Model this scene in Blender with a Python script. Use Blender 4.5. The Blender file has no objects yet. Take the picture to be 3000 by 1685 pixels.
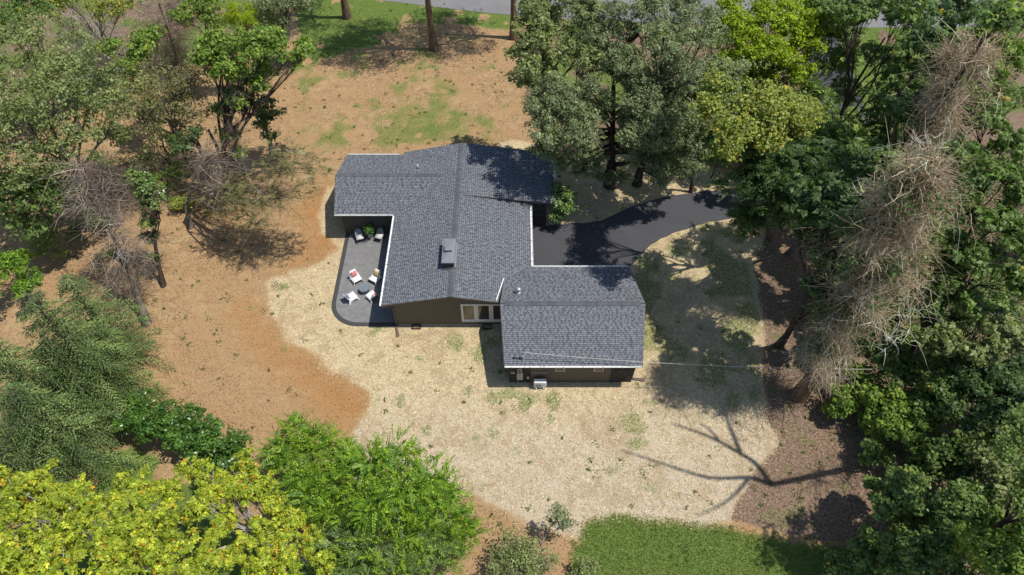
import bpy, bmesh, math, random
import numpy as np
from mathutils import Vector, Matrix
random.seed(7)
RNG = np.random.default_rng(11)
S = bpy.context.scene
COL = S.collection

# ---------------------------------------------------------------- camera, world, sun, exposure
CAM_H, FPX, PITCH = 40.0, 2080.0, math.radians(50.5)
CAM_D = CAM_H / math.tan(PITCH)
cam = bpy.data.cameras.new('camera')
cam.sensor_width = 36.0
cam.lens = 36.0 * FPX / 3000.0
cam.clip_start, cam.clip_end = 0.5, 6000.0
cam_ob = bpy.data.objects.new('camera', cam)
COL.objects.link(cam_ob)
cam_ob.location = (0, -CAM_D, CAM_H)
cam_ob.rotation_euler = (math.pi / 2 - PITCH, 0, 0)
S.camera = cam_ob

SHX, SHY = -0.45, 0.03                       # ground shadow of one metre of height
sun_dir = Vector((-SHX, -SHY, 1.0)).normalized()
sun_elev = math.asin(sun_dir.z)
sun_az = math.atan2(sun_dir.x, sun_dir.y)    # from +Y towards +X
W = bpy.data.worlds.new('World')
S.world = W
W.use_nodes = True
wn = W.node_tree
wn.nodes.clear()
sky = wn.nodes.new('ShaderNodeTexSky')
sky.sky_type = 'NISHITA'
sky.sun_disc = False
sky.sun_elevation = sun_elev
sky.sun_rotation = sun_az
sky.air_density, sky.dust_density = 1.0, 0.6
bg = wn.nodes.new('ShaderNodeBackground')
bg.inputs['Strength'].default_value = 0.115
wo = wn.nodes.new('ShaderNodeOutputWorld')
wn.links.new(sky.outputs[0], bg.inputs[0])
wn.links.new(bg.outputs[0], wo.inputs[0])
sl = bpy.data.lights.new('sun', 'SUN')
sl.energy = 4.4
sl.angle = math.radians(0.53)
sl.color = (1.0, 0.955, 0.88)
so = bpy.data.objects.new('sun', sl)
COL.objects.link(so)
so.rotation_euler = sun_dir.to_track_quat('Z', 'Y').to_euler()
so.location = (30, 0, 60)
S.view_settings.view_transform = 'Standard'
S.view_settings.look = 'None'
S.view_settings.exposure = 0.06
S.view_settings.gamma = 1.0
S.view_settings.use_curve_mapping = False
S.render.engine = 'CYCLES'
S.cycles.max_bounces = 5
S.cycles.transparent_max_bounces = 4

# ---------------------------------------------------------------- survey helpers
_sp, _cp = math.sin(PITCH), math.cos(PITCH)
def at(px, py, z=0.0):
    """ground survey: where a sight line of the photograph meets the level z"""
    a, b = (px - 1500) / FPX, (py - 842.5) / FPX
    d = np.array([a, _cp - b * _sp, -_sp - b * _cp])
    return np.array([0, -CAM_D, CAM_H]) + d * ((CAM_H - z) / -d[2])
def m_per_px(px, py, z):
    p = at(px, py, z)
    return ((p[1] + CAM_D) * _cp + (CAM_H - p[2]) * _sp) / FPX
def pts(lst, z=0.0):
    return np.array([at(a, b, z)[:2] for a, b in lst])

# ---------------------------------------------------------------- mesh helpers
def make_mesh(name, V, F, mat=None, cols=None, smooth=False):
    """V (n,3); F list of index arrays (each (m,k)) or one list of tuples"""
    me = bpy.data.meshes.new(name)
    V = np.asarray(V, dtype=np.float32)
    if isinstance(F, np.ndarray):
        F = [F]
    if len(F) and not isinstance(F[0], np.ndarray):
        me.from_pydata(V.tolist(), [], [tuple(int(i) for i in f) for f in F])
    else:
        F = [f for f in F if len(f)]
        sizes = np.concatenate([np.full(len(f), f.shape[1], dtype=np.int32) for f in F])
        idx = np.concatenate([f.reshape(-1) for f in F]).astype(np.int32)
        me.vertices.add(len(V))
        me.vertices.foreach_set('co', V.reshape(-1))
        me.loops.add(len(idx))
        me.loops.foreach_set('vertex_index', idx)
        me.polygons.add(len(sizes))
        starts = np.concatenate([[0], np.cumsum(sizes)[:-1]]).astype(np.int32)
        me.polygons.foreach_set('loop_start', starts)
        try:
            me.polygons.foreach_set('loop_total', sizes)
        except Exception:
            pass
    if cols is not None:
        c = np.ones((len(V), 4), dtype=np.float32)
        c[:, :cols.shape[1]] = cols
        at_ = me.color_attributes.new('Col', 'FLOAT_COLOR', 'POINT')
        at_.data.foreach_set('color', c.reshape(-1))
    if mat is not None:
        me.materials.append(mat)
    me.update(calc_edges=True)
    me.validate()
    if smooth:
        me.polygons.foreach_set('use_smooth', np.ones(len(me.polygons), dtype=bool))
    return me
def link(name, me, parent=None, loc=None):
    o = bpy.data.objects.new(name, me)
    COL.objects.link(o)
    if parent is not None:
        o.parent = parent
    if loc is not None:
        o.location = loc
    return o
def tag(o, label=None, cat=None, group=None, kind=None):
    if label: o['label'] = label
    if cat: o['category'] = cat
    if group: o['group'] = group
    if kind: o['kind'] = kind
    return o
def empty(name, loc, label, cat, group=None, rz=0.0):
    o = bpy.data.objects.new(name, None)
    COL.objects.link(o)
    o.location = loc
    o.rotation_euler = (0, 0, rz)
    o.empty_display_size = 0.3
    return tag(o, label, cat, group)

class MB:
    """collects boxes, prisms, tubes for one mesh"""
    def __init__(self):
        self.v, self.f, self.c = [], [], []
    def add(self, V, F, tone=1.0):
        n = len(self.v)
        self.v += [tuple(map(float, p)) for p in V]
        self.f += [tuple(int(i) + n for i in f) for f in F]
        t = tone if isinstance(tone, tuple) else (tone, tone, tone)
        self.c += [t] * len(V)
        return self
    def box(self, x0, x1, y0, y1, z0, z1, tone=1.0):
        V = [(x0,y0,z0),(x1,y0,z0),(x1,y1,z0),(x0,y1,z0),(x0,y0,z1),(x1,y0,z1),(x1,y1,z1),(x0,y1,z1)]
        return self.add(V, [(0,3,2,1),(4,5,6,7),(0,1,5,4),(1,2,6,5),(2,3,7,6),(3,0,4,7)], tone)
    def prism(self, poly, d, tone=1.0):
        """poly: 3-D points of a planar face, d: extrusion vector"""
        n = len(poly)
        P = [np.array(p, float) for p in poly]
        Q = [p + np.array(d, float) for p in P]
        F = [tuple(range(n))[::-1], tuple(range(n, 2 * n))]
        F += [(i, (i + 1) % n, n + (i + 1) % n, n + i) for i in range(n)]
        return self.add(P + Q, F, tone)
    def tube(self, P, R, sides=6, cap=True, tone=1.0):
        P = np.array(P, float)
        R = np.full(len(P), R) if np.isscalar(R) else np.array(R, float)
        V, F = strands(P[None], R[None], sides)
        fs = [tuple(q) for q in F]
        if cap:
            k = len(P)
            fs += [tuple(range(sides))[::-1], tuple(range((k - 1) * sides, k * sides))]
        return self.add(V, fs, tone)
    def lathe(self, prof, c=(0, 0, 0), seg=20, tone=1.0):
        V, F = [], []
        for r, z in prof:
            for i in range(seg):
                a = 2 * math.pi * i / seg
                V.append((c[0] + r * math.cos(a), c[1] + r * math.sin(a), c[2] + z))
        for k in range(len(prof) - 1):
            for i in range(seg):
                j = (i + 1) % seg
                F.append((k*seg+i, k*seg+j, (k+1)*seg+j, (k+1)*seg+i))
        F.append(tuple(range(seg))[::-1])
        F.append(tuple(range((len(prof)-1)*seg, len(prof)*seg)))
        return self.add(V, F, tone)
    def mesh(self, name, mat, smooth=False, bevel=0.0):
        V = np.array(self.v)
        me = make_mesh(name, V, self.f, mat, np.array(self.c), smooth)
        if bevel:
            bm = bmesh.new(); bm.from_mesh(me)
            bmesh.ops.bevel(bm, geom=list(bm.edges), offset=bevel, segments=2, affect='EDGES', clamp_overlap=True)
            bm.to_mesh(me); bm.free()
        return me
    def build(self, name, mat, parent=None, smooth=False, bevel=0.0, loc=None):
        return link(name, self.mesh(name, mat, smooth, bevel), parent, loc)

def strands(P, R, sides=3):
    """P (n,k,3) polylines, R (n,k) radii -> verts, quads"""
    n, k, _ = P.shape
    T = np.empty_like(P)
    T[:, 1:-1] = P[:, 2:] - P[:, :-2]
    T[:, 0] = P[:, 1] - P[:, 0]
    T[:, -1] = P[:, -1] - P[:, -2]
    T /= np.linalg.norm(T, axis=2, keepdims=True) + 1e-9
    ref = np.tile(np.array([0.31, 0.77, 0.12]), (n, 1))
    ov = P[:, -1] - P[:, 0]
    ov /= np.linalg.norm(ov, axis=1, keepdims=True) + 1e-9
    bad = np.abs((ov * ref).sum(1)) > 0.75
    ref[bad] = (0.8, -0.2, 0.5)
    A = np.cross(T, ref[:, None, :])
    A /= np.linalg.norm(A, axis=2, keepdims=True) + 1e-9
    B = np.cross(T, A)
    ang = np.arange(sides) * 2 * math.pi / sides
    V = P[:, :, None, :] + R[:, :, None, None] * (np.cos(ang)[None, None, :, None] * A[:, :, None, :] + np.sin(ang)[None, None, :, None] * B[:, :, None, :])
    V = V.reshape(-1, 3)
    base = (np.arange(n) * k * sides)[:, None, None] + (np.arange(k - 1) * sides)[None, :, None]
    i = np.arange(sides)[None, None, :]
    j = (i + 1) % sides
    F = np.stack([base + i, base + j, base + sides + j, base + sides + i], axis=-1).reshape(-1, 4)
    return V, F

def unit(v):
    return v / (np.linalg.norm(v, axis=-1, keepdims=True) + 1e-9)

_lat = {}
def vnoise(x, y, scale, seed=0):
    """smooth value noise 0..1"""
    if seed not in _lat:
        _lat[seed] = np.random.default_rng(seed + 100).random((256, 256))
    L = _lat[seed]
    x = np.asarray(x) / scale; y = np.asarray(y) / scale
    xi = np.floor(x).astype(int); yi = np.floor(y).astype(int)
    fx = x - xi; fy = y - yi
    fx = fx * fx * (3 - 2 * fx); fy = fy * fy * (3 - 2 * fy)
    g = lambda a, b: L[a % 256, b % 256]
    return (g(xi, yi) * (1 - fx) + g(xi + 1, yi) * fx) * (1 - fy) + (g(xi, yi + 1) * (1 - fx) + g(xi + 1, yi + 1) * fx) * fy
def fnoise(x, y, scale, seed=0):
    return 0.55 * vnoise(x, y, scale, seed) + 0.3 * vnoise(x, y, scale * 0.47, seed + 1) + 0.15 * vnoise(x, y, scale * 0.21, seed + 2)

# ---------------------------------------------------------------- material helpers
def new_mat(name):
    m = bpy.data.materials.new(name)
    m.use_nodes = True
    nt = m.node_tree
    return m, nt, nt.nodes['Principled BSDF']
def nd(nt, typ, **kw):
    n = nt.nodes.new(typ)
    for k, v in kw.items():
        setattr(n, k, v)
    return n
def mixc(nt, fac, a, b, blend='MIX'):
    n = nt.nodes.new('ShaderNodeMix'); n.data_type = 'RGBA'; n.blend_type = blend
    for sock, v in ((n.inputs[0], fac), (n.inputs[6], a), (n.inputs[7], b)):
        if hasattr(v, 'is_output'):
            nt.links.new(v, sock)
        elif isinstance(v, (int, float)):
            sock.default_value = v
        else:
            sock.default_value = (*v[:3], 1.0)
    return n.outputs[2]
def noise(nt, scale, detail=4.0, rough=0.6, coord=None, dist=0.0):
    n = nt.nodes.new('ShaderNodeTexNoise')
    n.inputs['Scale'].default_value = scale
    n.inputs['Detail'].default_value = detail
    n.inputs['Roughness'].default_value = rough
    n.inputs['Distortion'].default_value = dist
    if coord is not None:
        nt.links.new(coord, n.inputs['Vector'])
    return n.outputs['Fac']
def ramp(nt, fac, lo, hi):
    n = nt.nodes.new('ShaderNodeMapRange'); n.interpolation_type = 'SMOOTHSTEP'
    n.inputs['From Min'].default_value = lo; n.inputs['From Max'].default_value = hi
    nt.links.new(fac, n.inputs['Value'])
    return n.outputs['Result']
def math_n(nt, op, a, b=0.0):
    n = nt.nodes.new('ShaderNodeMath'); n.operation = op
    for s, v in ((n.inputs[0], a), (n.inputs[1], b)):
        if hasattr(v, 'is_output'): nt.links.new(v, s)
        else: s.default_value = v
    return n.outputs[0]
def objcoord(nt, scale=None):
    c = nt.nodes.new('ShaderNodeTexCoord').outputs['Object']
    if scale:
        m = nt.nodes.new('ShaderNodeMapping'); m.inputs['Scale'].default_value = scale
        nt.links.new(c, m.inputs['Vector']); return m.outputs[0]
    return c
def bump(nt, bsdf, h, strength=0.4, dist=0.02):
    b = nt.nodes.new('ShaderNodeBump')
    b.inputs['Strength'].default_value = strength; b.inputs['Distance'].default_value = dist
    nt.links.new(h, b.inputs['Height']); nt.links.new(b.outputs[0], bsdf.inputs['Normal'])

def plain(name, col, rough=0.6, metal=0.0, var=0.15, nscale=3.0, bmp=0.0, spec=0.5, stretch=None):
    m, nt, b = new_mat(name)
    co = objcoord(nt, stretch)
    f = noise(nt, nscale, 5, 0.6, co)
    hi = tuple(min(1, c * (1 + var)) for c in col); lo = tuple(c * (1 - var) for c in col)
    nt.links.new(mixc(nt, f, lo, hi), b.inputs['Base Color'])
    b.inputs['Roughness'].default_value = rough
    b.inputs['Metallic'].default_value = metal
    b.inputs['Specular IOR Level'].default_value = spec
    if bmp:
        bump(nt, b, noise(nt, nscale * 8, 3, 0.6, co), bmp, 0.01)
    return m
def attr_mat(name, col, rough=0.85, grain=60.0, amt=0.25, spec=0.2, bmp=0.3):
    """colour of every piece (attribute Col) times a base colour with fine grain"""
    m, nt, b = new_mat(name)
    a = nt.nodes.new('ShaderNodeVertexColor'); a.layer_name = 'Col'
    c = mixc(nt, 1.0, a.outputs[0], col, 'MULTIPLY')
    g = noise(nt, grain, 3, 0.7, objcoord(nt))
    c2 = mixc(nt, g, tuple([1 - amt] * 3), tuple([1 + amt] * 3))
    nt.links.new(mixc(nt, 1.0, c, c2, 'MULTIPLY'), b.inputs['Base Color'])
    b.inputs['Roughness'].default_value = rough
    b.inputs['Specular IOR Level'].default_value = spec
    if bmp: bump(nt, b, g, bmp, 0.004)
    return m
def leaf_mat(name, trans=0.35, rough=0.5, spec=0.35):
    m, nt, b = new_mat(name)
    a = nt.nodes.new('ShaderNodeVertexColor'); a.layer_name = 'Col'
    g = noise(nt, 9.0, 2, 0.6, objcoord(nt))
    c = mixc(nt, 1.0, a.outputs[0], mixc(nt, g, (0.8, 0.82, 0.8), (1.2, 1.18, 1.15)), 'MULTIPLY')
    nt.links.new(c, b.inputs['Base Color'])
    b.inputs['Roughness'].default_value = rough
    b.inputs['Specular IOR Level'].default_value = spec
    t = nt.nodes.new('ShaderNodeBsdfTranslucent')
    nt.links.new(mixc(nt, 1.0, c, (1.25, 1.3, 0.7), 'MULTIPLY'), t.inputs['Color'])
    mx = nt.nodes.new('ShaderNodeMixShader'); mx.inputs[0].default_value = trans
    nt.links.new(b.outputs[0], mx.inputs[1]); nt.links.new(t.outputs[0], mx.inputs[2])
    nt.links.new(mx.outputs[0], nt.nodes['Material Output'].inputs['Surface'])
    return m
def bark_mat(name, lo, hi, scale=6.0):
    m, nt, b = new_mat(name)
    co = objcoord(nt, (1.0, 1.0, 0.25))
    f = noise(nt, scale, 6, 0.7, co, 0.4)
    nt.links.new(mixc(nt, ramp(nt, f, 0.3, 0.7), lo, hi), b.inputs['Base Color'])
    b.inputs['Roughness'].default_value = 0.9
    b.inputs['Specular IOR Level'].default_value = 0.15
    bump(nt, b, f, 0.8, 0.05)
    return m

M = {}
M['leaf'] = leaf_mat('leaf', 0.33)
M['leaf_gloss'] = leaf_mat('leaf_gloss', 0.2, 0.32, 0.5)
M['leaf_dense'] = leaf_mat('leaf_dense', 0.13, 0.5, 0.3)
M['needle'] = leaf_mat('needle', 0.2, 0.6, 0.25)
M['twig'] = attr_mat('dead_twig', (1, 1, 1), 0.9, 12.0, 0.3, 0.1, 0)
M['bark_grey'] = bark_mat('bark_grey', (0.09, 0.075, 0.06), (0.24, 0.205, 0.17))
M['bark_dark'] = bark_mat('bark_dark', (0.03, 0.024, 0.019), (0.10, 0.08, 0.06))
M['bark_brown'] = bark_mat('bark_brown', (0.10, 0.065, 0.042), (0.25, 0.17, 0.11))
M['bark_pale'] = bark_mat('bark_pale', (0.25, 0.22, 0.19), (0.5, 0.46, 0.4))

# ---------------------------------------------------------------- ground
P_STRAW = [pts([(1000,500),(985,530),(962,560),(948,600),(950,690),(985,705),(1000,740),(940,765),(850,790),(795,812),(770,830),(775,860),(790,905),(830,960),(880,1010),(960,1075),(1060,1135),(1090,1160),(1080,1195),(1042,1250),(1020,1290),(1010,1400),(1060,1470),(1250,1470),(1400,1445),(1500,1490),(1545,1530),(1640,1560),(1690,1565),(1720,1512),(1850,1515),(1960,1520),(2050,1535),(2130,1530),(2165,1460),(2190,1415),(2225,1360),(2275,1310),(2262,1260),(2243,1200),(2245,1130),(2236,1000),(2230,900),(2222,780),(2235,700),(2260,640),(2240,600),(2100,625),(1900,690),(1700,800),(1500,900),(1300,800),(1200,600)]),
           pts([(1440,470),(1450,430),(1500,412),(1560,425),(1640,470),(1800,450),(1900,455),(2060,480),(2140,520),(2180,545),(2050,580),(1900,640),(1700,680),(1560,690),(1500,600)])]
P_LAWN = [pts([(1690,1570),(1700,1530),(1740,1508),(1850,1508),(1960,1518),(2090,1535),(2200,1560),(2330,1580),(2450,1590),(2600,1600),(2700,1700),(2650,1900),(1650,1900),(1660,1640)]),
          pts([(215,1440),(240,1380),(300,1330),(350,1300),(400,1310),(460,1335),(520,1400),(620,1460),(700,1520),(850,1600),(1000,1700),(900,1900),(0,1900),(-100,1650),(100,1560)]),
          pts([(840,215),(862,150),(868,60),(850,0),(820,-60),(1090,-30),(1500,40),(1600,60),(1500,90),(1300,70),(1180,70),(1120,130),(1010,150),(900,205)]),
          pts([(2490,330),(2480,250),(2500,120),(2560,30),(2680,60),(2660,200),(2620,260),(2560,330)])]
P_PATCHY = [pts([(840,400),(840,230),(880,130),(1080,110),(1200,80),(1480,120),(1520,420),(1440,440),(1340,420),(1100,450),(900,440)])]
P_GREENER = [pts([(1120,410),(1090,340),(1180,280),(1300,280),(1420,330),(1500,390),(1450,430)])]
P_MULCH = [pts([(2235,700),(2222,780),(2230,900),(2236,1000),(2245,1130),(2243,1200),(2262,1260),(2275,1310),(2225,1360),(2190,1415),(2165,1460),(2140,1525),(2250,1545),(2400,1570),(2600,1600),(3300,1900),(3700,900),(3300,300),(2600,350),(2420,480),(2300,600)]),
           pts([(-300,-60),(820,-60),(850,60),(830,200),(700,150),(560,180),(380,230),(200,330),(-500,500)]),
           pts([(1530,80),(1900,-60),(3600,-60),(3700,300),(2600,350),(2380,520),(2150,500),(1900,430),(1600,420),(1530,250)])]
P_ORANGE = [pts([(700,900),(800,990),(960,1090),(1095,1170),(1030,1270),(960,1230),(850,1100),(720,980)]),
            pts([(930,690),(880,620),(950,540),(1000,640),(990,730),(850,790)])]

def sdist(poly, X, Y):
    """signed distance, positive inside"""
    n = len(poly)
    d2 = np.full(X.shape, 1e12); ins = np.zeros(X.shape, bool)
    for i in range(n):
        ax, ay = poly[i]; bx, by = poly[(i + 1) % n]
        ex, ey = bx - ax, by - ay
        t = np.clip(((X - ax) * ex + (Y - ay) * ey) / (ex * ex + ey * ey + 1e-9), 0, 1)
        d2 = np.minimum(d2, (X - ax - t * ex) ** 2 + (Y - ay - t * ey) ** 2)
        if abs(ey) > 1e-9:
            c = ((ay > Y) != (by > Y)) & (X < ex * (Y - ay) / ey + ax)
            ins ^= c
    return np.where(ins, 1, -1) * np.sqrt(d2)
def cover(polys, X, Y, soft):
    r = np.zeros(X.shape)
    for p in polys:
        r = np.maximum(r, np.clip(0.5 + sdist(p, X, Y) / soft, 0, 1))
    return r
def zones(X, Y):
    wx = X + (fnoise(X, Y, 2.6, 3) - 0.5) * 1.3
    wy = Y + (fnoise(X, Y, 2.6, 9) - 0.5) * 1.3
    st = cover(P_STRAW, wx, wy, 1.3)
    la = cover(P_LAWN, wx, wy, 0.9)
    pa = cover(P_PATCHY, wx, wy, 2.0)
    gr = cover(P_GREENER, wx, wy, 2.5)
    n = fnoise(X, Y, 2.2, 21)
    n2 = fnoise(X, Y, 0.8, 25)
    la = np.maximum(la, pa * np.clip((n * 0.75 + n2 * 0.25 - 0.43 + 0.14 * gr) * 2.7, 0, 0.64))
    la = np.maximum(la, gr * (0.58 + 0.6 * (n2 - 0.5) + 0.6 * (n - 0.5)))
    # bare spots in the lawns, thin green coming up through the straw
    la = la * (1 - np.clip((fnoise(X, Y, 1.6, 31) - 0.66) * 9, 0, 0.9) * (Y > -17))
    east = np.clip((X - 7.5) / 3, 0, 1) * np.clip((11 - Y) / 6, 0, 1) * np.clip((Y + 12) / 6, 0, 1)
    la = np.maximum(la, st * np.clip((fnoise(X, Y, 1.9, 41) - 0.64 + 0.16 * east) * 5, 0, 0.62))
    for px, py, r in ((1850,1250,44),(1866,1292,36),(1910,1430,22),(1790,1382,14),(1372,1150,20),(1440,1162,24),(1398,1280,22),(1442,1268,20),(1610,1225,16),(1580,1250,14),(1990,1450,14),(1880,1380,16),(440,1100,18),(735,905,12),(830,1020,14),(1330,1000,34),(1400,1040,40),(1440,1000,26),(1950,1010,50),(1930,960,30)):
        c = at(px, py); rr = r * m_per_px(px, py, 0)
        dd = np.sqrt((X - c[0]) ** 2 + ((Y - c[1]) / 1.15) ** 2) / rr
        la = np.maximum(la, np.clip(1.25 - dd + (fnoise(X, Y, 0.5, 61) - 0.5) * 1.4, 0, 0.60))
    out = ~((X > -60) & (X < 64) & (Y > -34) & (Y < 56))
    mu = cover(P_MULCH, wx, wy, 0.6)
    mu = np.where(out, 0.5 * fnoise(X, Y, 30, 51), mu)
    la = np.where(out, np.clip((fnoise(X, Y, 22, 55) - 0.3) * 3, 0, 0.9), la)
    la = np.maximum(la, mu * np.clip((fnoise(X, Y, 1.4, 95) - 0.60) * 4, 0, 0.5))
    la = np.maximum(la, cover(P_MULCH[1:], wx, wy, 1.5) * np.clip((fnoise(X, Y, 2.4, 97) - 0.30) * 2.6, 0, 0.75))
    orr = cover(P_ORANGE, wx, wy, 3.0)
    st = st * (1 - mu * 0.0)
    return st, la, mu, orr

def axis(lo, hi, step):
    a = np.arange(lo, hi + 1e-6, step)
    g = step * 1.35 ** np.arange(1, 34)
    o = np.cumsum(g)
    o = o[o < 2500]
    return np.concatenate([lo - o[::-1], a, hi + o])
gx, gy = axis(-46, 46, 0.3), axis(-30, 46, 0.3)
GX, GY = np.meshgrid(gx, gy)
zs, zl, zm, zo = zones(GX.ravel(), GY.ravel())
far = (np.abs(GX.ravel()) > 60) | (GY.ravel() > 60) | (GY.ravel() < -45)
GZ = np.where(far, 0.0, 0.0)
nx, ny = len(gx), len(gy)
ii = (np.arange(ny - 1)[:, None] * nx + np.arange(nx - 1)[None, :]).ravel()
gF = np.stack([ii, ii + 1, ii + 1 + nx, ii + nx], 1)

def ground_material():
    m, nt, b = new_mat('ground_soil_straw_grass')
    a = nt.nodes.new('ShaderNodeVertexColor'); a.layer_name = 'Col'
    sep = nt.nodes.new('ShaderNodeSeparateColor'); nt.links.new(a.outputs[0], sep.inputs[0])
    co = nt.nodes.new('ShaderNodeNewGeometry').outputs['Position']
    def mp(sc, rz=0.0):
        k = nt.nodes.new('ShaderNodeMapping'); k.inputs['Scale'].default_value = sc; k.inputs['Rotation'].default_value = (0, 0, rz)
        nt.links.new(co, k.inputs['Vector']); return k.outputs[0]
    big = noise(nt, 0.22, 4, 0.6, co)
    mid = noise(nt, 1.3, 5, 0.65, co)
    fine = noise(nt, 7.0, 5, 0.7, co, 0.5)
    tiny = noise(nt, 24.0, 3, 0.7, co)
    # clay
    c1 = mixc(nt, ramp(nt, mid, 0.3, 0.7), (0.345, 0.215, 0.105), (0.465, 0.32, 0.175))
    c1 = mixc(nt, ramp(nt, big, 0.4, 0.62), c1, (0.40, 0.255, 0.13))
    c1 = mixc(nt, a.outputs[1], c1, mixc(nt, mid, (0.34, 0.16, 0.052), (0.46, 0.245, 0.095)))
    c1 = mixc(nt, math_n(nt, 'MULTIPLY', ramp(nt, fine, 0.50, 0.66), 0.68), c1, (0.15, 0.09, 0.045))
    c1 = mixc(nt, math_n(nt, 'MULTIPLY', ramp(nt, tiny, 0.58, 0.70), 0.55), c1, (0.60, 0.46, 0.31))
    rut = noise(nt, 1.0, 5, 0.7, mp((0.5, 3.2, 1), 0.55), 1.0)
    c1 = mixc(nt, math_n(nt, 'MULTIPLY', ramp(nt, rut, 0.52, 0.68), 0.35), c1, (0.24, 0.145, 0.08))
    # straw: strewn stalks in two directions
    s_a = noise(nt, 1.0, 4, 0.7, mp((9, 34, 9), 0.5), 1.2)
    s_b = noise(nt, 1.0, 4, 0.7, mp((34, 9, 9), -0.3), 1.2)
    sx = math_n(nt, 'MULTIPLY', math_n(nt, 'ADD', s_a, s_b), 0.5)
    sc = mixc(nt, ramp(nt, sx, 0.38, 0.60), (0.37, 0.27, 0.14), (0.74, 0.615, 0.39))
    pos = nt.nodes.new('ShaderNodeSeparateXYZ'); nt.links.new(co, pos.inputs[0])
    south = math_n(nt, 'SUBTRACT', 1.0, ramp(nt, math_n(nt, 'ADD', pos.outputs[1], math_n(nt, 'MULTIPLY', mid, 2.0)), -13.5, -5.0))
    sc = mixc(nt, math_n(nt, 'MULTIPLY', south, 0.75), sc, mixc(nt, ramp(nt, sx, 0.38, 0.6), (0.32, 0.25, 0.175), (0.66, 0.58, 0.46)))
    sc = mixc(nt, math_n(nt, 'MULTIPLY', ramp(nt, mid, 0.50, 0.72), 0.5), sc, (0.46, 0.325, 0.175))
    sc = mixc(nt, math_n(nt, 'MULTIPLY', ramp(nt, fine, 0.55, 0.66), 0.7), sc, (0.20, 0.15, 0.07))
    patch = noise(nt, 0.55, 6, 0.72, co, 0.8)
    sc = mixc(nt, math_n(nt, 'MULTIPLY', ramp(nt, math_n(nt, 'ADD', math_n(nt, 'MULTIPLY', patch, 0.7), math_n(nt, 'MULTIPLY', fine, 0.3)), 0.475, 0.60), 0.80), sc, mixc(nt, fine, (0.29, 0.205, 0.115), (0.47, 0.36, 0.225)))
    blot = noise(nt, 1.9, 5, 0.75, co, 1.2)
    sc = mixc(nt, math_n(nt, 'MULTIPLY', ramp(nt, blot, 0.50, 0.64), 0.45), sc, (0.33, 0.25, 0.15))
    # grass
    g1 = mixc(nt, ramp(nt, math_n(nt, 'MULTIPLY', math_n(nt, 'ADD', fine, tiny), 0.5), 0.35, 0.65), (0.07, 0.122, 0.024), (0.195, 0.245, 0.062))
    g1 = mixc(nt, math_n(nt, 'MULTIPLY', ramp(nt, mid, 0.4, 0.75), 0.6), g1, (0.115, 0.185, 0.04))
    # mulch and leaf litter
    m1 = mixc(nt, ramp(nt, fine, 0.35, 0.7), (0.135, 0.088, 0.06), (0.35, 0.25, 0.175))
    m1 = mixc(nt, math_n(nt, 'MULTIPLY', ramp(nt, tiny, 0.6, 0.72), 0.6), m1, (0.42, 0.33, 0.25))
    def edge(ch, n, amt, lo, hi):
        return ramp(nt, math_n(nt, 'ADD', ch, math_n(nt, 'MULTIPLY', math_n(nt, 'SUBTRACT', n, 0.5), amt)), lo, hi)
    rag = math_n(nt, 'MULTIPLY', math_n(nt, 'ADD', fine, mid), 0.5)
    col = mixc(nt, edge(sep.outputs[2], rag, 1.1, 0.36, 0.62), c1, m1)
    col = mixc(nt, edge(sep.outputs[0], math_n(nt, 'MULTIPLY', math_n(nt, 'ADD', fine, sx), 0.5), 2.6, 0.36, 0.60), col, sc)
    col = mixc(nt, edge(sep.outputs[1], math_n(nt, 'MULTIPLY', math_n(nt, 'ADD', fine, tiny), 0.5), 2.6, 0.32, 0.80), col, g1)
    nt.links.new(col, b.inputs['Base Color'])
    b.inputs['Roughness'].default_value = 0.95
    b.inputs['Specular IOR Level'].default_value = 0.08
    h = math_n(nt, 'ADD', math_n(nt, 'MULTIPLY', fine, 0.7), math_n(nt, 'ADD', math_n(nt, 'MULTIPLY', sx, 0.8), math_n(nt, 'MULTIPLY', tiny, 0.3)))
    bump(nt, b, h, 0.9, 0.06)
    return m
gcol = np.stack([zs, zl, zm, zo], 1)
M['ground'] = ground_material()
gme = make_mesh('ground', np.stack([GX.ravel(), GY.ravel(), GZ], 1), gF, M['ground'], gcol)
tag(link('ground', gme), 'red clay and straw covered ground with grass and mulch', 'ground', kind='structure')

# driveway and road -------------------------------------------------
def asphalt(name, base, spots, light):
    m, nt, b = new_mat(name)
    co = nt.nodes.new('ShaderNodeNewGeometry').outputs['Position']
    n1 = noise(nt, 0.5, 5, 0.6, co, 0.6); n2 = noise(nt, 45, 2, 0.7, co)
    mpn = nt.nodes.new('ShaderNodeMapping'); mpn.inputs['Scale'].default_value = (0.35, 2.2, 1); mpn.inputs['Rotation'].default_value = (0, 0, 0.5)
    nt.links.new(co, mpn.inputs['Vector'])
    n3 = noise(nt, 1.0, 5, 0.7, mpn.outputs[0], 1.0)
    c = mixc(nt, n1, tuple(x * 0.8 for x in base), tuple(x * 1.25 for x in base))
    c = mixc(nt, math_n(nt, 'MULTIPLY', ramp(nt, n3, 0.62, 0.75), 0.4), c, light)
    c = mixc(nt, math_n(nt, 'MULTIPLY', ramp(nt, n2, 0.5, 0.8), spots), c, light)
    nt.links.new(c, b.inputs['Base Color'])
    b.inputs['Roughness'].default_value = 0.8
    b.inputs['Specular IOR Level'].default_value = 0.3
    bump(nt, b, n2, 0.4, 0.01)
    return m
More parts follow.
